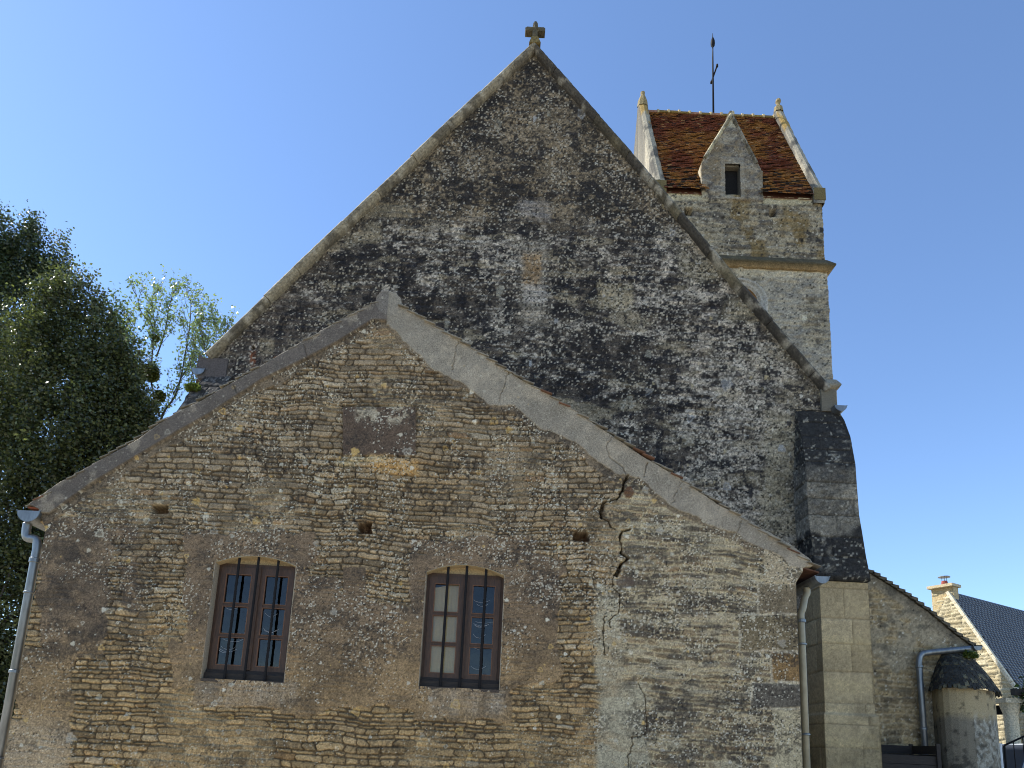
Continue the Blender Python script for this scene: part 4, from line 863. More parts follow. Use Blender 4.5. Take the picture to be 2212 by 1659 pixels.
def rooftile(rng, fx, fz):
    och = float(fbm(np.array([fx*7.0]), np.array([fz*6.0]), 61, 4)[0]); m = min(1, max(0, (och-.40)*4.5+.25*(1-fz)-.15)); c = rgb(116, 66, 46)*(1-m)+rgb(148, 104, 54)*m
    q = rng.rand()
    if q < .08: c = rgb(86, 58, 46)
    elif q < .13: c = rgb(168, 132, 92)
    if fz < .25 and rng.rand() < .25: c = rgb(64, 54, 44)
    return c*rng.uniform(.85, 1.08)
PW = P(1412, 420, YT).x; pw = .42
tiled_slope('roof', tower, TXL+pw-.05, TXR-pw+.02, YT-.16, tE-.02, YR, rdz, .17, .125, 5, rooftile, M_TILE, skip=dorm_skip)
MB().hexa([(TXL+.1, YT-.02, tE-.08), (DPX[0]+.1, YT-.02, tE-.08), (DPX[0]+.1, YR, rdz-.08), (TXL+.1, YR, rdz-.08), (TXL+.1, YT-.02, tE-.1), (DPX[0]+.1, YT-.02, tE-.1), (DPX[0]+.1, YR, rdz-.1), (TXL+.1, YR, rdz-.1)], rgb(96, 60, 44)).hexa([(DPX[2]-.1, YT-.02, tE-.08), (TXR-.1, YT-.02, tE-.08), (TXR-.1, YR, rdz-.08), (DPX[2]-.1, YR, rdz-.08), (DPX[2]-.1, YT-.02, tE-.1), (TXR-.1, YT-.02, tE-.1), (TXR-.1, YR, rdz-.1), (DPX[2]-.1, YR, rdz-.1)], rgb(96, 60, 44)).hexa([(DPX[0]+.1, YT+.9, tE+.05+(rdz-tE)*(.92/(YR-YT))-.2), (DPX[2]-.1, YT+.9, tE+.05+(rdz-tE)*(.92/(YR-YT))-.2), (DPX[2]-.1, YR, rdz-.08), (DPX[0]+.1, YR, rdz-.08), (DPX[0]+.1, YT+.9, tE+(rdz-tE)*(.92/(YR-YT))-.2), (DPX[2]-.1, YT+.9, tE+(rdz-tE)*(.92/(YR-YT))-.2), (DPX[2]-.1, YR, rdz-.1), (DPX[0]+.1, YR, rdz-.1)], rgb(96, 60, 44)).hexa([(TXL+.1, YR, rdz-.08), (TXR-.1, YR, rdz-.08), (TXR-.1, YR+.02, rdz-.08), (TXL+.1, YR+.02, rdz-.08), (TXL+.1, YB2, tE-.08), (TXR-.1, YB2, tE-.08), (TXR-.1, YR, rdz-.04), (TXL+.1, YR, rdz-.04)], rgb(96, 60, 44)).build('roof', M_TILE, tower)
# ridge tiles with raised joints
rt = MB(); xs = np.linspace(TXL+pw, TXR-pw, 13); rng = random.Random(8)
for a, b in zip(xs[:-1], xs[1:]):
    zo = rng.uniform(-.02, .02); pts = [(a, YR+.13*math.cos(t), rdz-.03+zo+.14*math.sin(t)) for t in np.linspace(-.3, math.pi+.3, 9)]
    rt.prism(pts, (b-a-.02, 0, 0), (rgb(122, 100, 50) if rng.random() < .7 else rgb(150, 110, 84))*rng.uniform(.8, 1.2))
    pts = [(b-.05, YR+.17*math.cos(t), rdz-.03+zo+.18*math.sin(t)) for t in np.linspace(-.3, math.pi+.3, 9)]; rt.prism(pts, (.08, 0, 0), rgb(176, 160, 120))
rt.build('ridge_tile', M_TILE, tower)
# stone gable parapets at both ends, with coping and finial
def parapet(xa, xb, seed, fin):
    rng = random.Random(seed); mb = MB(); n = 34; hp = .42
    def prof(t):   # t 0..1 from front foot up to ridge, returns y, z of the coping crown
        return YT-.12+(YR-YT+.12)*t, tE-.05+hp+(rdz-tE+.36-hp+.25)*t+ .10*math.sin(t*math.pi)*-1
    rows = []
    for i in range(2*n+1):
        t = i/n if i <= n else 2-i/n; y, z = prof(t)
        if i > n: y = 2*YR-y
        j = rng.uniform(-.012, .012); xm = (xa+xb)/2; jo = .012 if i % 6 == 0 else 0
        rows.append([(xa, y, tE-.3), (xa+j*.3, y, z-.16+j), (xa+.08+jo, y, z-.02+j), (xm, y, z+.05+j*.5-jo), (xb-.08-jo, y, z-.02+j), (xb+j*.6-jo, y, z-.16+j), (xb-jo, y, tE-.3)])
    m = 7; vs = [p for r_ in rows for p in r_]; fs = [(i*m+j, (i+1)*m+j, (i+1)*m+j+1, i*m+j+1) for i in range(2*n) for j in range(m-1)]+[tuple(range(m-1, -1, -1)), tuple(2*n*m+j for j in range(m))]
    C = []
    for i in range(2*n+1):
        t = i/n if i <= n else 2-i/n
        for j in range(m): q = float(fbm(np.array([t*9.0+seed]), np.array([j*.9]), 330, 3)[0]); C.append((rgb(150, 124, 70) if (t > .72 and q > .5 and 1 < j < 5) else (rgb(150, 142, 122) if q < .54 else rgb(92, 88, 78)))*rng.uniform(.9, 1.08))
    mb.add(vs, fs, np.array(C)); o = mb.build('parapet', M_TOWER, tower)
    y, z = prof(1); xm = (xa+xb)/2; f = MB()
    ns = 9
    if fin == 0: sec = [(-.3, .24, .20), (.0, .21, .18), (.16, .15, .14), (.30, .09, .10), (.46, .10, .10), (.50, .05, .05)]
    else: sec = [(-.25, .22, .2), (.02, .18, .16), (.10, .08, .09), (.24, .08, .08), (.32, .12, .14), (.42, .10, .11), (.48, .04, .05)]
    for hgt, rx_, ry_ in sec: pass
    vs = [(xm+rx_*math.cos(2*math.pi*k/8)+(.03*(hgt > .5)), y+ry_*math.sin(2*math.pi*k/8), z+hgt) for hgt, rx_, ry_ in sec for k in range(8)]
    fs = [(i*8+k, i*8+(k+1) % 8, (i+1)*8+(k+1) % 8, (i+1)*8+k) for i in range(len(sec)-1) for k in range(8)]+[tuple((len(sec)-1)*8+k for k in range(8))]
    f.add(vs, fs, rgb(132, 118, 84)); f.build('finial', M_TOWER, o)
    # foot stone
    MB().box((xa+.02, YT-.14, tE-.16), (xb+.03, YT+.3, tE+.34), rgb(104, 92, 60)).build('kneeler', M_TOWER, o)
parapet(TXL, TXL+pw, 11, 0); parapet(TXR-pw+.02, TXR+.02, 12, 1)
# dormer-like gabled belfry window flush with the wall face
DP = [(1520, 412), (1515, 352), (1528, 325), (1581, 240), (1636, 345), (1648, 372), (1646, 418)]
yd = YT-.05; q = [P(u, v, yd) for u, v in DP]
dtop = lambda x: np.interp(x, [p.x for p in q[1:6]], [p.z for p in q[1:6]])
dlo, dhi = q[1].x, q[5].x; db = P(1583, 432, yd).z
o1 = P(1566, 360, yd); o2 = P(1599, 425, yd); o0 = P(1567, 345, yd)
def d_hole(X, Z): return (X > o1.x) & (X < o2.x) & (Z > o2.z) & (Z < o1.z+.10)
def d_field(X, Z):
    h, C = tower_field(False)(X, Z); u, v = UV(X, np.full(X.shape, yd), Z)
    C = mix(C, rgb(118, 112, 104), .35+0*X); C = mix(C, rgb(176, 168, 142), rect(u, v, 1560, 240, 1605, 275, 6)*.8)
    fr_ = (np.abs(X-(o1.x+o2.x)/2) < (o2.x-o1.x)/2+.16) & (Z > o2.z-.1) & (Z < o1.z+.45); C = mix(C, rgb(150, 142, 124), fr_*.4); return h, C
ext = MB()
yy = lambda x, z: YT-.1+(YR-YT+.1)*max(0, min(1, (z-tE)/(rdz-tE)))+.35
pr = [Vector(p) for p in ((q[6].x, yd, db), (q[5].x, yd, q[5].z), (q[3].x, yd, q[3].z), (q[1].x, yd, q[1].z), (q[0].x, yd, db))]
bk = [Vector((p.x, min(yy(p.x, p.z), YR), p.z)) for p in pr]
DC = rgb(170, 160, 134)
for i in range(4): ext.add([pr[i]+Vector((0, .1, 0)), bk[i], bk[i+1], pr[i+1]+Vector((0, .1, 0))], [(0, 3, 2, 1)], DC)
relief_panel('dormer', M_TOWER, tower, (0, yd, 0), (1, 0, 0), (0, -1, 0), dlo-.02, dhi+.02, db, q[3].z, .034, d_field, top=dtop, lo=lambda z: np.full_like(z, dlo), hi=lambda z: np.full_like(z, dhi), hole=d_hole, skirt=.12, extra=ext)
cdn = lambda r: rgb(172, 162, 130)*r.uniform(.85, 1.1)
coping('dormer_coping', [(1520, 336), (1581, 238)], yd-.08, tower, .15, .05, (.5, .9), M_TOWER, cdn, back=.4, chamfer=.05, seed=6)
coping('dormer_coping', [(1581, 238), (1640, 350)], yd-.08, tower, .13, .05, (.5, .9), M_TOWER, lambda r: rgb(110, 102, 84)*r.uniform(.85, 1.1), back=.4, chamfer=.05, seed=7)
mb = MB(); mb.box((o1.x-.3, yd+.75, o2.z-.3), (o2.x+.3, yd+.8, o1.z+.8), (.01, .01, .01)); mb.box((o1.x-.02, yd+.3, o2.z-.1), (o2.x+.02, yd+.34, o1.z+.3), (.012, .011, .01))
mb.box((o1.x-.12, yd+.1, o2.z-.1), (o1.x-.01, yd+.75, o1.z+.5), rgb(84, 78, 66)); mb.box((o2.x+.01, yd+.1, o2.z-.1), (o2.x+.12, yd+.75, o1.z+.5), rgb(84, 78, 66)); mb.box((o1.x-.12, yd+.1, o1.z+.09), (o2.x+.12, yd+.75, o1.z+.2), rgb(120, 112, 96)); mb.box((o1.x-.1, yd+.05, o2.z-.12), (o2.x+.1, yd+.75, o2.z-.02), rgb(120, 112, 96))
mb.build('dormer_opening', M_TOWER, tower)
# wrought iron cross with its bird-less rod and bulb
b = P(1541, 244, YR); tp = P(1544, 72, YR); xx = b.x; th = tp.z-b.z
ir = MB(); ir.tube([(xx, YR, b.z-.3), (xx+.01, YR, b.z+th*.68), (xx+.02, YR, b.z+th*.80)], [.045, .035, .025], 8)
sp_ = [(xx+.02, YR, b.z+th*f_) for f_ in (.78, .82, .84, .87, .90, .93, .95, 1.0)]; ir.tube(sp_, [.02, .03, .085, .10, .09, .05, .02, .008], 10)
rod = ir.build('iron_rod', M_IRON, tower, smooth=True)
# bar lying nearly end-on to the viewer
ang = Vector((.55, 1.6, 0)).normalized(); cz = b.z+th*.51; br_ = MB()
p0 = P(1536, 178, YR); p1 = P(1549, 142, YR)
hz = b.z+th*.5; hf = 1.25; dr = Vector((-.10, -1, 0)).normalized()
# solve the horizontal bar whose two ends project to the given image pixels
def hit(u, v, z): d = ray(u, v); return CAM+d*((z-CAM.z)/d.z)
e1 = hit(1536.5, 178, hz); e2 = hit(1549, 142, hz); br_.tube([e1, e1.lerp(e2, .04), e1.lerp(e2, .96), e2], [.02, .035, .035, .02], 8)
br_.tube([e2+Vector((0, 0, -.06)), e2+Vector((0, 0, .06))], .05, 8); br_.tube([e1+Vector((0, 0, -.05)), e1+Vector((0, 0, .05))], .05, 8)
br_.build('cross_bar', M_IRON, rod, smooth=True)

# ================================================================== AISLE and round oven-like turret on the right
aisle = empty('lean_to_aisle', (P(1990, 1500, YL).x, YL, 0), 'low stone lean-to with patched rubble wall right of the buttress', 'building')
AT = [(1860, 1222), (1885, 1236), (1950, 1277), (2000, 1312), (2060, 1362), (2100, 1392), (2112, 1396)]
l_top = line_fn(AT, YL); lx0 = X_at(1860, 1300, YL); lx1 = X_at(2108, 1397, YL)
def aisle_field(X, Z):
    u, v = UV(X, np.full(X.shape, YL), Z)
    d, r1, r2, r3, r4 = courses(X, Z, 71, ch=(.07, .16), sl=(.12, .4), wob=.05)
    cov = ss(.50, .60, fbm(X*1.6, Z*1.6, 72, 4)+.12*rect(u, v, 1860, 1220, 1960, 1420, 30)-.12*rect(u, v, 1890, 1440, 2000, 1600, 30)); e = l_top(X)-Z; cov = np.maximum(cov, 1-ss(.28, .36, e))
    h = (ss(0, .025, d-.006)-1)*.025+(r1-.5)*.02; h = h*(1-cov)+(fbm(X*7, Z*7, 73, 4)-.5)*.02*cov
    C = mix(np.broadcast_to(rgb(112, 98, 74), X.shape+(3,)).copy(), rgb(158, 138, 100), r2); C = mix(C, rgb(166, 150, 120), (1-ss(0, .02, d-.008))*.6)
    C = mix(C, rgb(138, 126, 102)*(np.ones(X.shape+(3,)))*(.75+.5*fbm(X*4, Z*4, 74, 5))[..., None], cov)
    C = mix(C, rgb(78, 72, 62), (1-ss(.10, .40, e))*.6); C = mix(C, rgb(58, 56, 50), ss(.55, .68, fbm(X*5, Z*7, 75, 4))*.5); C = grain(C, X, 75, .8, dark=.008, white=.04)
    return h, C
ext = MB(); ext.add([(lx1, YL+.1, 0), (lx1, YL+9, 0), (lx1, YL+9, float(l_top(np.array(lx1)))), (lx1, YL+.1, float(l_top(np.array(lx1))))], [(0, 1, 2, 3)], rgb(130, 116, 92))
relief_panel('wall', M_STONE, aisle, (0, YL, 0), (1, 0, 0), (0, -1, 0), lx0, lx1, .4, float(l_top(np.array(lx0))), .02, aisle_field, top=lambda x: l_top(x)-.05, skirt=.1, extra=ext)
xs = np.linspace(lx0, X_at(2114, 1397, YL), 20); rfm = MB(); rng = random.Random(2)
for a, b in zip(xs[:-1], xs[1:]):
    za, zb2 = float(l_top(np.array(a))), float(l_top(np.array(b))); j = rng.uniform(-.01, .012)
    rfm.hexa([(a, YL-.05, za-.06+j), (b+.04, YL-.05, zb2-.06+j), (b+.04, YL+9, zb2-.06), (a, YL+9, za-.06), (a, YL-.05, za-.02+j), (b+.04, YL-.05, zb2+.02+j), (b+.04, YL+9, zb2+.02), (a, YL+9, za-.02)], rgb(96, 88, 72)*rng.uniform(.8, 1.2))
rfm.build('roof', M_TILE, aisle)
# gutter pipe running along the wall and down
p_ = lambda u, v, y=YL-.14: P(u, v, y)
path = smoothpath([p_(2098, 1401, YL-.12), p_(2050, 1405), p_(2010, 1409), p_(1992, 1413), p_(1985.5, 1426), p_(1986, 1450), p_(1990, 1500)], 6)
e = p_(1990, 1500); pp = MB().tube(path+[Vector((e.x, e.y, .05))], .058, 16).build('downpipe', M_ZINC, aisle, smooth=True)
for v_ in (1440, 1574):
    c_ = Vector((e.x, e.y, p_(1990, v_).z)); collar(pp, c_, .062); 
g0 = p_(2108, 1398, YL-.2); gutter(aisle, g0.x+.03, g0.z+.02, .085, YL-.22, YL+8)
# turret
tcx = P(2080, 1500, YL-.3).x; YTu = YL-.05
zt = P(2080, 1484, YL-.9).z
oven = empty('half_round_apse', (tcx, YL, 0), 'small rendered half-round projection under a mossy stone-tiled cone, beside the zinc downpipe', 'building')
poly = [P(2012, 1484, YL).x, P(2035, 1484, YL-.55).x, P(2098, 1487, YL-.75).x, P(2148, 1490, YL-.25).x, P(2150, 1490, YL+.6).x]; polyy = [YL+.02, YL-.55, YL-.75, YL-.25, YL+.9]
_cp = smoothpath([Vector((x, y, 0)) for x, y in zip(poly, polyy)], 4); poly = [p.x for p in _cp]; polyy = [p.y for p in _cp]
V = []; Q = []; C = []; n0 = 0; sacc = 0
for (xa, ya, xb, yb_, fi) in zip(poly[:-1], polyy[:-1], poly[1:], polyy[1:], range(99)):
    L = math.hypot(xb-xa, yb_-ya); T, Z = np.meshgrid(np.linspace(0, 1, max(int(L/.02), 3)), np.linspace(0, zt, int(zt/.02)))
    nx_, ny2 = (yb_-ya)/L, -(xb-xa)/L; S_ = T*L+sacc; sacc += L; hh = (fbm(S_*6, Z*6, 76, 4)-.5)*.02
    base = mix(np.broadcast_to(rgb(112, 104, 90), T.shape+(3,)).copy(), rgb(150, 134, 104), ss(zt-.55, zt-.35, Z+.2*fbm(S_*3, Z*3, 77)))
    base = mix(base, rgb(164, 160, 148), (fi >= 8)*ss(.4, .6, fbm(S_*18, Z*18, 78, 3))*(1-ss(zt-.6, zt-.4, Z))*.6)  # right-hand faces speckled paler: their brighter sky light is put into the colour
    base = mix(base, rgb(40, 38, 34), ss(.52, .70, fbm(S_*9, Z*9, 79, 5)+.25*(1-ss(1.4, 2.0, Z))-.04)*.7); base = base*np.array((1.0, 1.0, .95))
    ids = np.arange(T.size).reshape(T.shape)+n0; Q.append(np.stack([ids[:-1, :-1].ravel(), ids[:-1, 1:].ravel(), ids[1:, 1:].ravel(), ids[1:, :-1].ravel()], 1))
    V.append(np.stack([xa+(xb-xa)*T+nx_*hh, ya+(yb_-ya)*T+ny2*hh, Z], -1).reshape(-1, 3)); C.append(base.reshape(-1, 3)); n0 += T.size
quadmesh('wall', np.concatenate(V), np.concatenate(Q), np.concatenate(C), M_STONE, oven)
# its roof: lapped rows of thick stone slates closing on a point against the aisle wall
apx = P(2062, 1405, YL-.02); rng = random.Random(21); rf = MB(); rows = 17; nseg = 44
eav = [Vector((x, y, zt)) for x, y in zip(poly, polyy)]; cen = Vector((tcx, YL, zt))
eav = [cen+(e_-cen)*1.16 for e_ in eav]; eav[0].y = YL; 
lens_ = [0]; 
for a, b in zip(eav[:-1], eav[1:]): lens_.append(lens_[-1]+(b-a).length)
def ev(t):
    s = t*lens_[-1]
    for i in range(len(eav)-1):
        if s <= lens_[i+1]+1e-6: return eav[i].lerp(eav[i+1], (s-lens_[i])/(lens_[i+1]-lens_[i]))
    return eav[-1]
def rp(t, s, dz=0): p = ev(t).lerp(apx+Vector((-.20+.52*t, 0, 0)), s); return p+Vector((0, 0, .10*math.sin(s*math.pi)+dz-.02))
for r_ in range(rows):
    s0 = r_/rows-.01; s1 = min((r_+1.35)/rows, 1); m_ = max(int(nseg*(1-s0*.75)), 6)
    for i in range(m_):
        a, b = i/m_+rng.uniform(-.004, .004), (i+1)/m_-.004; l = rng.uniform(.015, .035); ds = rng.uniform(-.02, .02)
        rf.hexa([rp(a, s0+ds, l-.02), rp(b, s0+ds, l-.02), rp(b, s1, 0), rp(a, s1, 0), rp(a, s0+ds, l), rp(b, s0+ds, l), rp(b, s1, .012), rp(a, s1, .012)], (rgb(52, 50, 44) if rng.random() < .75 else rgb(92, 86, 66))*rng.uniform(.7, 1.3))
rf.build('roof', M_TOWER, oven)

# ================================================================== FAR HOUSE
rd = Vector((math.sin(R(60)), math.cos(R(60)), 0)); sd = Vector((math.cos(R(60)), -math.sin(R(60)), 0)); nrm = -rd
A0 = P(2048, 1300, 30.0)                         # ridge point on the gable plane, under the chimney
def G(u, v, off=0): return Pplane(u, v, A0+rd*off, nrm)
house = empty('stone_house', (A0.x, A0.y, 0), 'sunlit stone house with a slate roof and a chimney, far right beyond the lean-to', 'house')
def gl2(p): d = p-A0; return d.dot(sd), p.z        # gable plane coordinates
s1_, z1_ = gl2(G(2078, 1322)); s2_, z2_ = gl2(G(2212, 1511)); sl_ = (z2_-z1_)/(s2_-s1_); zr = z1_-sl_*s1_; zr = z1_-sl_*(s1_-0.0)
zap = z1_+sl_*(0-s1_); half = 4.2; zev = zap+sl_*half
def hfield(X, Z):
    d, r1, r2, r3, r4 = courses(X, Z, 91, ch=(.10, .18), sl=(.2, .5), wob=.04); h = (ss(0, .05, d-.008)-1)*.05+(r1-.5)*.04
    C = mix(np.broadcast_to(rgb(166, 148, 112), X.shape+(3,)).copy(), rgb(204, 188, 152), r2)*(.75+.5*fbm(X*3, Z*3, 92, 3))[..., None]; C = mix(C, rgb(200, 186, 156), (1-ss(0, .03, d-.01))*.4); return h, C*np.array((.92, .97, 1.02))*.92
wz0, wz1 = gl2(G(2157, 1525)), gl2(G(2167, 1543))
def hhole(X, Z): return (X > wz0[0]-.35) & (X < wz1[0]) & (Z > wz1[1]) & (Z < wz0[1])
ext = MB(); e0 = A0.copy(); e0.z = 0
pA = e0+sd*half; pB = e0-sd*half
ext.add([pA+rd*.1, pA+rd*22, pA+rd*22+Vector((0, 0, zev)), pA+rd*.1+Vector((0, 0, zev))], [(0, 1, 2, 3)], rgb(190, 176, 146)); ext.add([pB+rd*.1, pB+rd*22, pB+rd*22+Vector((0, 0, zev)), pB+rd*.1+Vector((0, 0, zev))], [(0, 3, 2, 1)], rgb(190, 176, 146))
relief_panel('wall', M_TOWER, house, tuple(e0), tuple(sd), tuple(nrm), -half, half, 0, zap, .045, hfield, top=lambda x: zap+sl_*np.abs(x), hole=hhole, skirt=.1, extra=ext)
wb = e0+rd*.35; c_ = (wz0[0]+wz1[0])/2-.18
MB().hexa([wb+sd*(c_-.6)+Vector((0, 0, wz1[1]-.2)), wb+sd*(c_+.6)+Vector((0, 0, wz1[1]-.2)), wb+sd*(c_+.6)+rd*.1+Vector((0, 0, wz1[1]-.2)), wb+sd*(c_-.6)+rd*.1+Vector((0, 0, wz1[1]-.2)), wb+sd*(c_-.6)+Vector((0, 0, wz0[1]+.2)), wb+sd*(c_+.6)+Vector((0, 0, wz0[1]+.2)), wb+sd*(c_+.6)+rd*.1+Vector((0, 0, wz0[1]+.2)), wb+sd*(c_-.6)+rd*.1+Vector((0, 0, wz0[1]+.2))], (.02, .02, .02)).build('window', M_BLACKROOM, house)
# slates
rng = np.random.RandomState(33); up_s = Vector((0, 0, 1)); ridge = Vector((A0.x, A0.y, zap)); dn = (sd*half+Vector((0, 0, zev-zap))); dnl = dn.length; dn.normalize(); nn = rd.cross(dn); nn = nn if nn.z > 0 else -nn
rows = int((dnl+.3)/.13); V = []; C = []; kk = 0
for r_ in range(rows):
    n_ = 22*4; off = rng.uniform(0, .25)
    for i in range(int(22/.25)):
        a = .12+off+i*.25; b = a+.242; s0 = .13*r_; s1 = s0+.15; l = .012+rng.uniform(-.002, .003); c = rgb(60, 62, 68)*rng.uniform(.85, 1.15)
        q_ = [ridge+rd*a+dn*s0, ridge+rd*b+dn*s0, ridge+rd*b+dn*s1+nn*l, ridge+rd*a+dn*s1+nn*l]; q_ = q_+[p-nn*.012 for p in q_]
        V += [tuple(p) for p in q_]; C += [c]*8; kk += 1
V = np.array(V); b_ = np.arange(kk)[:, None, None]*8; Q = (b_+np.array([(0, 1, 2, 3), (3, 2, 6, 7), (0, 3, 7, 4), (1, 5, 6, 2)])[None]).reshape(-1, 4)
M_SLATE = attr_mat('slate', rough=.45, sc1=20, amt=.25, bump=.2, sc2=40, spec=.5)
quadmesh('roof', V, Q, np.array(C), M_SLATE, house)
dn2 = (-sd*half+Vector((0, 0, zev-zap))).normalized(); n2_ = Vector((-sd.x, -sd.y, .6)).normalized()
MB().hexa([ridge+rd*.1, ridge+rd*22, ridge+rd*22+dn2*dnl, ridge+rd*.1+dn2*dnl, ridge+rd*.1+Vector((0, 0, .03)), ridge+rd*22+Vector((0, 0, .03)), ridge+rd*22+dn2*dnl+Vector((0, 0, .03)), ridge+rd*.1+dn2*dnl+Vector((0, 0, .03))], rgb(58, 62, 72)).build('roof', M_SLATE, house)
# verge stones (pale strip) and chimney
mb = MB(); L = dnl
for i in range(14):
    a, b = i/14*L+.01, (i+1)/14*L-.01; p, q_ = ridge+dn*a, ridge+dn*b
    mb.hexa([p-rd*.03-nn*.08, q_-rd*.03-nn*.08, q_+rd*.12-nn*.08, p+rd*.12-nn*.08, p-rd*.03+nn*.04, q_-rd*.03+nn*.04, q_+rd*.12+nn*.04, p+rd*.12+nn*.04], rgb(206, 196, 170))
mb.build('verge', M_TOWER, house)
cw = abs(gl2(G(2060, 1300))[0]-gl2(G(2008, 1300))[0])/2; cc = (gl2(G(2060, 1300))[0]+gl2(G(2008, 1300))[0])/2; ct = G(2040, 1262).z; cdp = .5
def hb(s0, s1, r0, r1, z0, z1, c): 
    o_ = Vector((A0.x, A0.y, 0)); return [o_+sd*s+rd*r+Vector((0, 0, z)) for z in (z0, z1) for s, r in ((s0, r0), (s1, r0), (s1, r1), (s0, r1))]
ch = MB(); ch.hexa(hb(cc-cw*.92, cc+cw*.92, .12, cdp, zap-1.8, ct-.12, 0), rgb(176, 158, 120)); ch.hexa(hb(cc-cw*1.08, cc+cw*1.08, -.08, cdp+.1, ct-.115, ct, 0), rgb(182, 168, 136))
chim = ch.build('chimney', M_TOWER, house)
# coursed face of the stack
relief_panel('chimney_face', M_TOWER, chim, tuple(Vector((A0.x, A0.y, 0))+rd*.1), tuple(sd), tuple(nrm), cc-cw*.93, cc+cw*.93, zap-1.9, ct-.13, .045, hfield, skirt=.04)
pc_ = Vector((A0.x, A0.y, 0))+sd*cc+rd*.35
ptm = MB(); ptm.tube([pc_+Vector((0, 0, ct)), pc_+Vector((0, 0, ct+.22))], [.14, .11], 12)
pot = ptm.build('chimney_pot', plain_mat('terracotta', rgb(140, 62, 48), rough=.8), chim)
cw_ = MB(); cw_.tube([pc_+Vector((0, 0, ct+.38)), pc_+Vector((0, 0, ct+.41))], [.24, .22], 12)
for k_ in range(3): an = k_*2.1; v_ = Vector((math.cos(an)*.1, math.sin(an)*.1, 0)); cw_.tube([pc_+v_+Vector((0, 0, ct+.18)), pc_+v_+Vector((0, 0, ct+.39))], .012, 6)
cw_.build('cowl', M_ZINC, pot)

# ------------------------------------------------------------------ corner of the lane: pillar, vine, gate, van, bin, post
pl_ = P(2185, 1560, 24.0)
pil = MB(); pil.tube([(pl_.x, 24, 0), (pl_.x, 24, P(2185, 1545, 24).z), (pl_.x, 24, P(2185, 1530, 24).z), (pl_.x, 24, P(2185, 1520, 24).z)], [.2, .2, .27, .30], 18, rgb(200, 186, 156)); pil.box((pl_.x-.33, 23.67, P(2185, 1520, 24).z), (pl_.x+.33, 24.33, P(2185, 1510, 24).z), rgb(200, 186, 156))
tag(pil.build('stone_pillar', M_TOWER), 'round pale stone pillar standing in front of the sunlit house wall', 'pillar')
bz = P(2200, 1502, 23.6).z; bm = MB(); bm.box((pl_.x-.15, 23.5, bz), (pl_.x+6, 23.7, bz+.2)); 
tag(bm.build('pergola_beam', M_WOODD), 'dark timber beam carried by the round stone pillar', 'beam')

def leaves(centers, sig, size, rng, colA, colB, up=0.0, per=None, light=0):
    """centers (n,3) one leaf each: small bent quads"""
    n = len(centers); c = centers+rng.normal(size=(n, 3))*sig
    d = rng.normal(size=(n, 3)); d[:, 2] = d[:, 2]*.6-up; d /= np.linalg.norm(d, axis=1)[:, None]
    e = rng.normal(size=(n, 3)); e -= d*(e*d).sum(1)[:, None]; e /= np.linalg.norm(e, axis=1)[:, None]
    s = size*rng.uniform(.6, 1.3, n)[:, None]; nrm_ = np.cross(d, e)
    V = np.stack([c-d*s*.5, c+e*s*.34+nrm_*s*.08, c+d*s*.6, c-e*s*.34+nrm_*s*.08], 1).reshape(-1, 3)
    t = rng.rand(n)[:, None]; C = (colA*(1-t)+colB*t)*rng.uniform(.75, 1.2, n)[:, None]; C = np.repeat(C, 4, 0)
    return V, np.arange(n*4).reshape(n, 4), C
rng = np.random.RandomState(44); cen_ = np.stack([pl_.x+rng.uniform(.1, 5, 2600), 23.6+rng.normal(size=2600)*.25, bz+.1+rng.normal(size=2600)*.22-np.abs(rng.normal(size=2600))*.15], 1)
V, Q, C = leaves(cen_, .05, .16, rng, rgb(40, 56, 26), rgb(78, 98, 46)); tag(quadmesh('climbing_vine', V, Q, C, M_LEAF), 'dark leafy vine hanging over the pergola beam', 'vine')

# iron gate (open leaf seen at an angle)
gate = empty('iron_gate', (P(2190, 1620, 17).x, 17, 0), 'black wrought iron gate leaf with diagonal braces at the right edge', 'gate')
yg = 17.0; ztop = P(2185, 1590, yg).z; gx0 = P(2170, 1620, yg).x; gx1 = gx0+2.2
mb = MB(); gp = lambda t: Vector((gx0+(gx1-gx0)*t, yg-1.2*t, 0)); Zv = lambda z: Vector((0, 0, z))
topz = lambda t: ztop-.22+.24*min(t*6, 1)
fm = MB(); fm.tube([gp(0)+Zv(.05), gp(0)+Zv(topz(0))], .025, 8); fm.tube([gp(1)+Zv(.05), gp(1)+Zv(topz(1))], .025, 8); fm.tube([gp(t)+Zv(topz(t)) for t in (0, .17, .5, 1)], .022, 8); fm.tube([gp(0)+Zv(.95), gp(1)+Zv(.95)], .018, 8); fm.tube([gp(0)+Zv(.1), gp(1)+Zv(.1)], .02, 8); fm.tube([gp(.02)+Zv(.1), gp(.2)+Zv(ztop)], .015, 6); fm.tube([gp(.2)+Zv(.1), gp(0.08)+Zv(1.5)], .015, 6)
fm.build('gate_frame', M_IRON, gate)
for i in range(1, 14): MB().tube([gp(i/14)+Zv(.1), gp(i/14)+Zv(topz(i/14))], .011, 6).build('gate_bar', M_IRON, gate)
mb = MB(); a = P(2158, 1606, 17.6); tag(mb.tube([(a.x, 17.6, 0), (a.x, 17.6, a.z)], .05, 10).build('white_post', plain_mat('white_paint', (.75, .75, .72), rough=.5, amt=.06)), 'slim white post between the rendered apse and the iron gate', 'post')
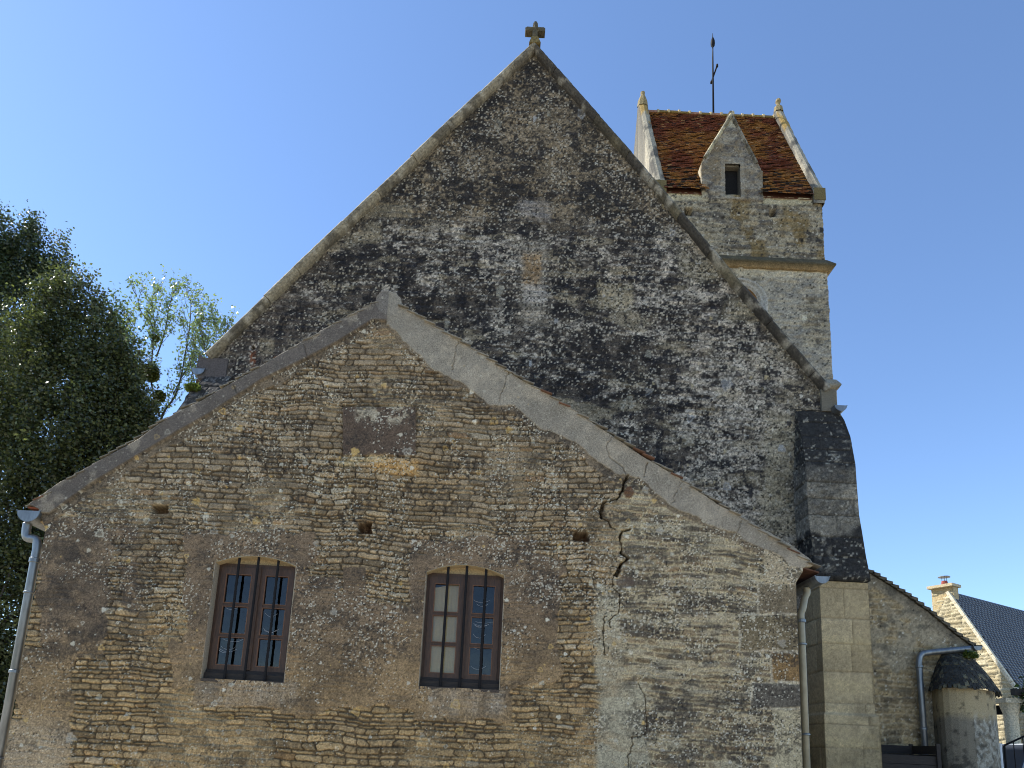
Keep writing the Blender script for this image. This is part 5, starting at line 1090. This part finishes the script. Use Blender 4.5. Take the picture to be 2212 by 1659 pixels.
# parked van behind the gate
yv = 20.5; vx = P(2160, 1650, yv).x; vz = P(2200, 1603, yv).z
van = empty('parked_van', (vx+1, yv, 0), 'pale parked van behind the iron gate at the right edge', 'van')
prof = [(0, .45), (0, .95), (.25, 1.12), (1.0, 1.22), (1.55, vz-.06), (1.9, vz), (4.4, vz), (4.6, vz-.15), (4.65, .5), (4.5, .4), (.15, .4)]
M_WHITE = plain_mat('white_car_paint', (.72, .74, .75), rough=.3, amt=.04, spec=.6)
mb = MB(); mb.prism([(vx-.6+x, yv, z) for x, z in prof], (0, 1.75, 0)); mb.build('body', M_WHITE, van)
M_CG = plain_mat('dark_car_glass', (.05, .06, .08), rough=.08, amt=.05, spec=.8)
ws = MB(); A_, B_ = Vector((vx-.6+1.03, yv+.1, 1.235)), Vector((vx-.6+1.53, yv+.12, vz-.07)); ws.hexa([A_, A_+Vector((0, 1.55, 0)), B_+Vector((0, 1.5, 0)), B_, A_+Vector((-.03, 0, .02)), A_+Vector((-.03, 1.55, .02)), B_+Vector((-.03, 1.5, .02)), B_+Vector((-.03, 0, .02))]); ws.build('windscreen', M_CG, van)
sw = MB(); sw.hexa([Vector((vx-.6+x, yv+y, z)) for y in (-.012, .005) for x, z in ((1.3, 1.25), (2.4, 1.25), (2.4, vz-.12), (1.72, vz-.12))]); sw.hexa([Vector((vx-.6+x, yv+y, z)) for y in (-.012, .005) for x, z in ((2.5, 1.25), (4.3, 1.25), (4.3, vz-.12), (2.5, vz-.12))]); sw.build('side_window', M_CG, van)
M_RUB = plain_mat('rubber', (.02, .02, .02), rough=.8)
for wx in (.85, 3.75):
    for wy in (-.01, 1.58): MB().tube([(vx-.6+wx, yv+wy, .33), (vx-.6+wx, yv+wy+.19, .33)], .33, 22).build('wheel', M_RUB, van)
# timber bin against the aisle wall
by = YL-1.0; bx0 = P(1896, 1630, by).x; bx1 = P(2026, 1630, by).x; btz = P(1960, 1606, by).z
bn = empty('timber_bin', ((bx0+bx1)/2, by+.4, 0), 'dark open timber bin of wide boards standing at the foot of the lean-to', 'bin')
rng = random.Random(6); mb = MB(); h_ = .16; z = btz-.20
while z > .02:
    mb.box((bx0, by+rng.uniform(-.004, .004), max(z-h_, .02)), (bx1, by+.03, z-.008)); z -= h_
z = btz-.008
while z > .02:
    for X in (bx0, bx1): mb.box((X-.015, by+.03, max(z-h_, .02)), (X+.015, by+.80, z-.008))
    mb.box((bx0, by+.8, max(z-h_, .02)), (bx1, by+.83, z-.008)); z -= h_
mb.build('board', M_WOODD, bn)
for X in (bx0, bx1):
    for Y in (by-.035, by+.83): MB().box((X-.035, Y, 0), (X+.035, Y+.04, btz+.02)).build('corner_post', M_WOODD, bn)

# ================================================================== TREES
def clumps(lobes, rng, dens, vert=1.0):
    out = []
    for (u, v, Y, ru, rv) in lobes:
        c = P(u, v, Y); sx = (P(u+ru, v, Y)-P(u-ru, v, Y)).x/2; sz = (P(u, v-rv, Y)-P(u, v+rv, Y)).z/2
        n = int(dens*(abs(sx)*abs(sz))**.95)+5
        d = rng.normal(size=(n, 3)); d /= np.linalg.norm(d, axis=1)[:, None]; r = (.35+.65*rng.rand(n)**.45)[:, None]
        r = r*(1+.14*np.sin(d[:, :1]*7+u)+.10*np.sin(d[:, 2:]*9+v))
        out.append(np.array(c)[None]+d*r*np.array([[abs(sx), abs(sx)*.8, abs(sz)]]))
    return np.concatenate(out)
def dense_tree(name, label, lobes, seed, base, leafs, size, colA, colB, dens=9, sig=(.28, .28, .45), trunk_r=.35, group=None, up=.3):
    rng = np.random.RandomState(seed); b = Vector(base); t = empty(name, b, label, 'tree', group)
    cl = clumps(lobes, rng, dens)
    cen = np.repeat(cl, leafs, 0); n = len(cl)
    tone = np.repeat(rng.rand(n), leafs)
    # leaves hang along short shoots from every clump
    s = rng.rand(len(cen))[:, None]; dirs = rng.normal(size=(n, 3))*.5+np.array([0, 0, .7]); dirs /= np.linalg.norm(dirs, axis=1)[:, None]
    cen = cen+np.repeat(dirs, leafs, 0)*s*.6-np.array([0, 0, .12])
    V, Q, C = leaves(cen, np.array(sig)*.55, size, rng, colA, colB, up=up)
    C = C*np.repeat(.7+.6*tone, 4)[:, None]
    quadmesh('crown', V, Q, C, M_LEAF, t)
    tk = MB(); top = Vector(np.mean(cl, 0)); pts = [b, b.lerp(top, .3)+Vector((.15, 0, 0)), b.lerp(top, .65)+Vector((-.1, .1, 0)), top]; tk.tube(pts, [trunk_r, trunk_r*.8, trunk_r*.55, trunk_r*.3], 12)
    idx = rng.choice(n, min(24, n), replace=False)
    for i in idx:
        e_ = Vector(cl[i]); s_ = b.lerp(top, rng.uniform(.35, .95)); md = s_.lerp(e_, .5)+Vector((0, 0, .4)); tk.tube([s_, md, e_], [.09, .05, .015], 5, cap=False)
    tk.build('trunk', M_BARK, t, smooth=True); return t
g1, g2 = rgb(42, 50, 30), rgb(104, 112, 70)
XG = lambda u, Y: P(u, 1600, Y).x
dense_tree('broadleaf_tree', 'tall dark broadleaf tree at the far left whose peak is cut by the picture edge', [(-50, 595, 27, 80, 130), (8, 560, 27, 26, 84), (50, 560, 27, 34, 90), (85, 620, 27, 44, 88), (120, 600, 27, 18, 66), (-60, 800, 27, 150, 200)], 1, (XG(-60, 27), 27, 0), 80, .115, rgb(38, 50, 32), rgb(80, 92, 58), dens=40, group='trees left of the church')
dense_tree('broadleaf_tree', 'broad dense tree with sunlit upper leaves filling the left edge beside the annex', [(20, 800, 23, 150, 130), (108, 690, 23, 50, 130), (150, 700, 23, 36, 110), (192, 760, 23, 44, 140), (215, 870, 23, 72, 170), (272, 930, 23, 52, 95), (300, 900, 23, 30, 75), (318, 945, 23, 22, 50), (262, 800, 23, 26, 70), (140, 960, 23, 170, 190), (10, 1300, 22, 120, 180), (5, 1560, 22, 90, 150), (20, 1080, 23, 200, 220), (-30, 1350, 23, 190, 300), (60, 1550, 23, 130, 200), (215, 1060, 23, 130, 150)], 2, (XG(40, 23), 23, 0), 84, .105, g1, g2, dens=42, group='trees left of the church')
dense_tree('broadleaf_tree', 'narrow lighter green tree top rising at the right shoulder of the dense trees', [(238, 720, 26, 36, 95), (262, 700, 26, 14, 62), (255, 800, 26, 45, 90), (270, 900, 26, 50, 120)], 3, (XG(250, 26), 26, 0), 34, .12, rgb(70, 86, 46), rgb(128, 144, 84), dens=34, trunk_r=.2, group='trees left of the church')

# airy young poplar with mistletoe
def sparse_tree():
    Y = 25.0; rng = random.Random(12); base = Vector((XG(400, Y), Y, 0)); t = empty('poplar_tree', base, 'thin open-branched tree with small pale leaves against the sky, left of the church', 'tree', 'trees left of the church')
    tb = MB(); tips = []
    def J(p, s): return Vector((p.x, p.y+rng.uniform(-s, s), p.z))
    def limb(pts, r0, r1, yo):
        q_ = [P(u, v, Y) for u, v in pts]; q_ = [Vector((p.x, p.y+yo*i/len(q_), p.z)) for i, p in enumerate(q_)]; q_ = smoothpath(q_, 5); n_ = len(q_)
        tb.tube(q_, [(r0+(r1-r0)*(i/(n_-1))**.7)*.62 for i in range(n_)], 6, cap=False); return q_
    def twigs(q_, start, dens, ln, r):
        n_ = len(q_)
        for i in range(int(n_*start), n_):
            if rng.random() > dens: continue
            p = q_[i]; ax_ = (q_[min(i+1, n_-1)]-q_[max(i-1, 0)]).normalized()
            for _ in range(rng.choice((1, 1, 2))):
                sd_ = Vector((rng.choice((-1, 1))*rng.uniform(.3, .9), rng.uniform(-.6, .6), rng.uniform(-.05, .4))); d = (ax_*.9+sd_).normalized(); L = ln*rng.uniform(.5, 1.15)
                a = p; pts = [a]
                for k in range(4): d = (d+Vector((0, 0, .22))+Vector((rng.uniform(-.1, .1), rng.uniform(-.1, .1), 0))).normalized(); a = a+d*L/4; pts.append(a)
                tb.tube(pts, [r, r*.8, r*.6, r*.4, r*.25], 4, cap=False)
                for k in range(1, 5):
                    for _ in range(rng.randint(2, 5) if rng.random() < .85 else 0): tips.append(tuple(pts[k].lerp(pts[k-1], rng.random())))
                if rng.random() < .5 and ln > .9: twigs(pts, .3, .5, ln*.5, r*.5)
    trunk = limb([(400, 1640), (408, 1350), (405, 1150), (395, 1060)], .22, .15, 0)
    L_ = [([(395, 1060), (350, 980), (345, 900), (372, 850), (385, 800), (400, 700), (402, 650), (400, 620)], .10, .015, .6), ([(345, 900), (330, 830), (335, 770), (338, 715), (318, 690), (306, 640)], .07, .01, -.7),
          ([(338, 770), (352, 720), (360, 660), (366, 622)], .06, .01, .4), ([(335, 745), (330, 690), (322, 640), (325, 618)], .05, .01, .5), ([(350, 980), (318, 930), (300, 860), (292, 790), (280, 720), (286, 690)], .07, .01, -.3),
          ([(395, 1060), (425, 980), (432, 900), (425, 830), (412, 760), (415, 710)], .08, .01, -.5), ([(375, 850), (395, 800), (418, 760), (408, 720)], .04, .008, .6), ([(425, 940), (450, 860), (455, 790), (462, 730), (463, 692)], .05, .006, .3), ([(455, 800), (445, 760), (440, 720), (442, 702)], .03, .006, -.3), ([(430, 880), (410, 820), (420, 770)], .03, .006, .3),
          ([(350, 960), (380, 900), (420, 890), (428, 870)], .03, .006, .5), ([(455, 790), (475, 740), (482, 712)], .03, .006, .1)]
    for pts, r0, r1, yo in L_: q_ = limb(pts, r0, r1, yo); twigs(q_, .2, .85, 1.0, .011)
    rr = np.random.RandomState(5); cen = np.array(tips); V, Q, C = leaves(cen, .09, .105, rr, rgb(104, 124, 80), rgb(156, 172, 124), up=0)
    quadmesh('crown', V, Q, C, M_LEAF, t); tb.build('trunk', M_BARK, t, smooth=True)
    for i, (u, v, rp_, lab) in enumerate(((326, 806, 20, 'largest mistletoe ball, hanging where the poplar meets the dense tree'), (336, 731, 6.5, 'small dark mistletoe ball high in the poplar'), (344, 856, 13, 'mistletoe ball lowest in the poplar, just below the largest one'))):
        c = P(u, v, Y-.3); r_ = rp_*Y/F*1.05; n_ = int(60+rp_*110); d = rr.normal(size=(n_, 3)); d /= np.linalg.norm(d, axis=1)[:, None]; cen = np.array(c)[None]+d*(r_*rr.rand(n_, 1)**.4); V, Q, C = leaves(cen, .02, .075, rr, rgb(70, 78, 26), rgb(104, 108, 40), up=.3)
        o = quadmesh('mistletoe', V, Q, C, M_LEAF); tag(o, lab, 'mistletoe', 'mistletoe in the poplar')
sparse_tree()
# weed on the buttress ledge, clump by the gutter
def weed(u, v, Y, r_, n_, name, label, seed, ca, cb, sz=.05):
    rr = np.random.RandomState(seed); c = P(u, v, Y); d = rr.normal(size=(n_, 3)); d = np.clip(d, -1.7, 1.7); d[:, 2] = np.abs(d[:, 2])*.8-.2; cen = np.array(c)[None]+d*r_*np.array([[.55, .4, .6]])
    V, Q, C = leaves(cen, .01, sz, rr, ca, cb); tag(quadmesh(name, V, Q, C, M_LEAF), label, 'plant')
weed(417, 842, YC-.35, .13, 1500, 'fern_tuft', 'bright green weed growing on the ledge of the left buttress', 3, rgb(70, 86, 36), rgb(108, 122, 54))
weed(2098, 1418, YL-.25, .12, 900, 'ivy_sprig', 'small green sprig under the end of the lean-to gutter', 4, rgb(50, 70, 30), rgb(110, 120, 50))
